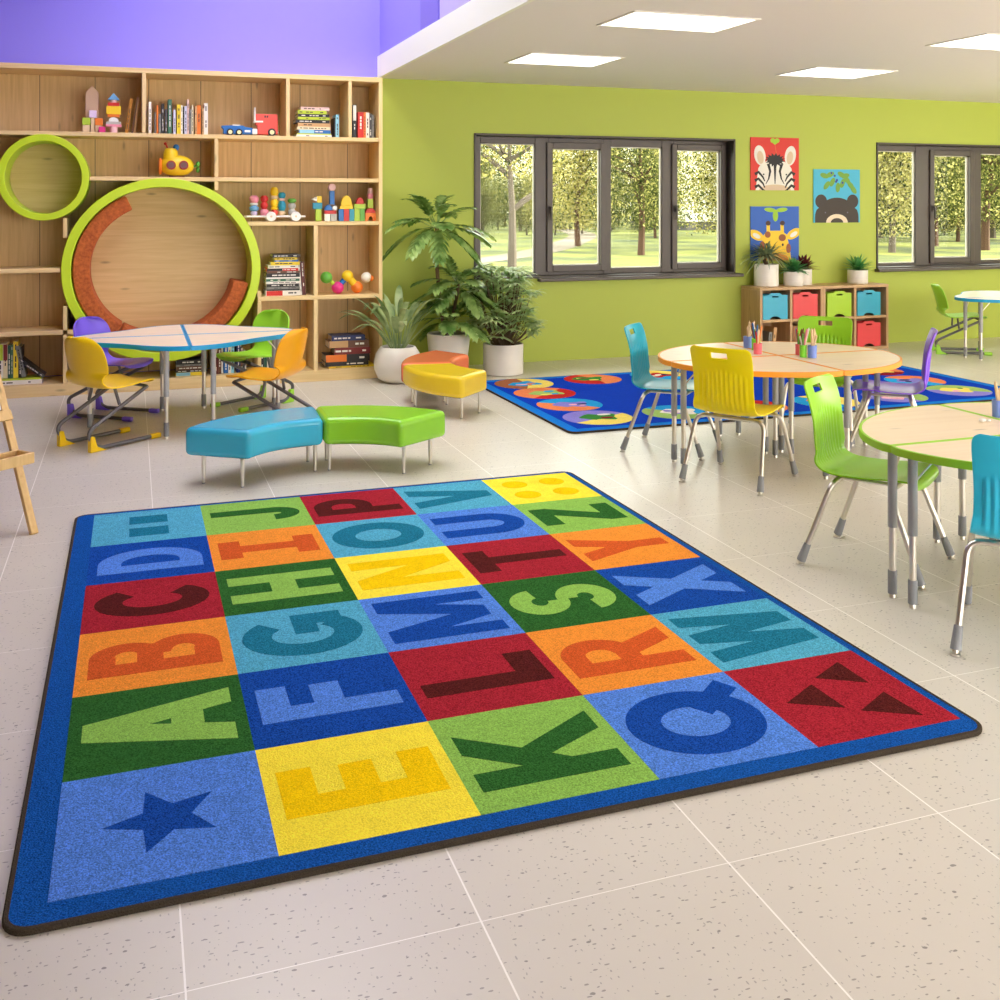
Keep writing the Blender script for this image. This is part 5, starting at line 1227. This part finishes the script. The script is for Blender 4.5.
for d, u in WOOD:
    if 660 < u < 716 and d < 84: continue
    d += QT.uniform(-1, 1)
    pr_ = QT.choice([PD, PD, PO, PO, PG, PP]) if u < 680 or u > 740 else QT.choice([PP, PG, PO])
    kind = {PD.name: 'dark green', PO.name: 'olive', PG.name: 'golden', PP.name: 'pale yellow'}[pr_.name]
    put(pr_, *px(u, d), QT.uniform(.55, .9) * (1.25 if u > 840 else 1), QT.uniform(0, 6), '%s tree in the wood far beyond the lawn' % kind, 'trees of the far wood, ' + kind)
for k in range(64):
    d = 62 + (k % 4) * 13; u = 440 + k * 9.6 + (k % 3) * 5
    if 668 < u < 716 and d < 90: continue
    put(PD, *px(u, d), QT.uniform(.30, .46), QT.uniform(0, 6), 'low dark green tree closing the view at the end of the wood', 'low trees at the end of the wood')
# white building beyond the trees
bx, by = px(687, 74)
bd = thing('building', 'plain white building beyond the trees in the right pane of the left window', 'building', (bx + 4.0, by + 3, GZ))
mb = MB(); mb.box(-4, 8, -3, 6, .6, 9.5); mb.build('wall', plain('white_render', (246, 246, 242), .6), bd)
mb = MB(); mb.box(-3.95, 7.95, -2.95, 5.95, 0, .6); mb.build('base_band', plain('dark_plinth', (96, 92, 92), .8), bd)
mb = MB(); mb.box(-4.2, 8.2, -3.2, 6.2, 9.5, 9.8); mb.build('roof', plain('grey_roof', (150, 146, 142), .8), bd)

# ------------------------------------------------------------------ light
w = bpy.data.worlds.new('world'); SC.world = w; w.use_nodes = True; nt = w.node_tree
bg = nt.nodes['Background']; tc = node(nt, 'ShaderNodeTexCoord'); sp = node(nt, 'ShaderNodeSeparateXYZ'); nt.links.new(tc.outputs['Generated'], sp.inputs[0])
cr = node(nt, 'ShaderNodeValToRGB'); cr.color_ramp.elements[0].position = 0.0; cr.color_ramp.elements[0].color = (1.0, .96, .90, 1); cr.color_ramp.elements[1].position = .6; cr.color_ramp.elements[1].color = (.97, .97, .95, 1)
nt.links.new(sp.outputs['Z'], cr.inputs[0]); nt.links.new(cr.outputs[0], bg.inputs[0]); bg.inputs[1].default_value = 8.0
sun = bpy.data.lights.new('sun', 'SUN'); sun.energy = 18.0; sun.angle = .02; sun.color = (1, .93, .8)
so = bpy.data.objects.new('sun', sun); COL.objects.link(so); so.rotation_euler = Vector((-.84, .28, -.46)).to_track_quat('-Z', 'Y').to_euler()

SC.view_settings.view_transform = 'Standard'; SC.view_settings.look = 'None'; SC.view_settings.gamma = 1.0; SC.view_settings.exposure = 0.03
SC.view_settings.use_curve_mapping = False
SC.cycles.use_denoising = True; SC.cycles.max_bounces = 8; SC.cycles.diffuse_bounces = 5; SC.cycles.transparent_max_bounces = 12; SC.cycles.caustics_reflective = False; SC.cycles.caustics_refractive = False
SC.cycles.sample_clamp_indirect = 6.0
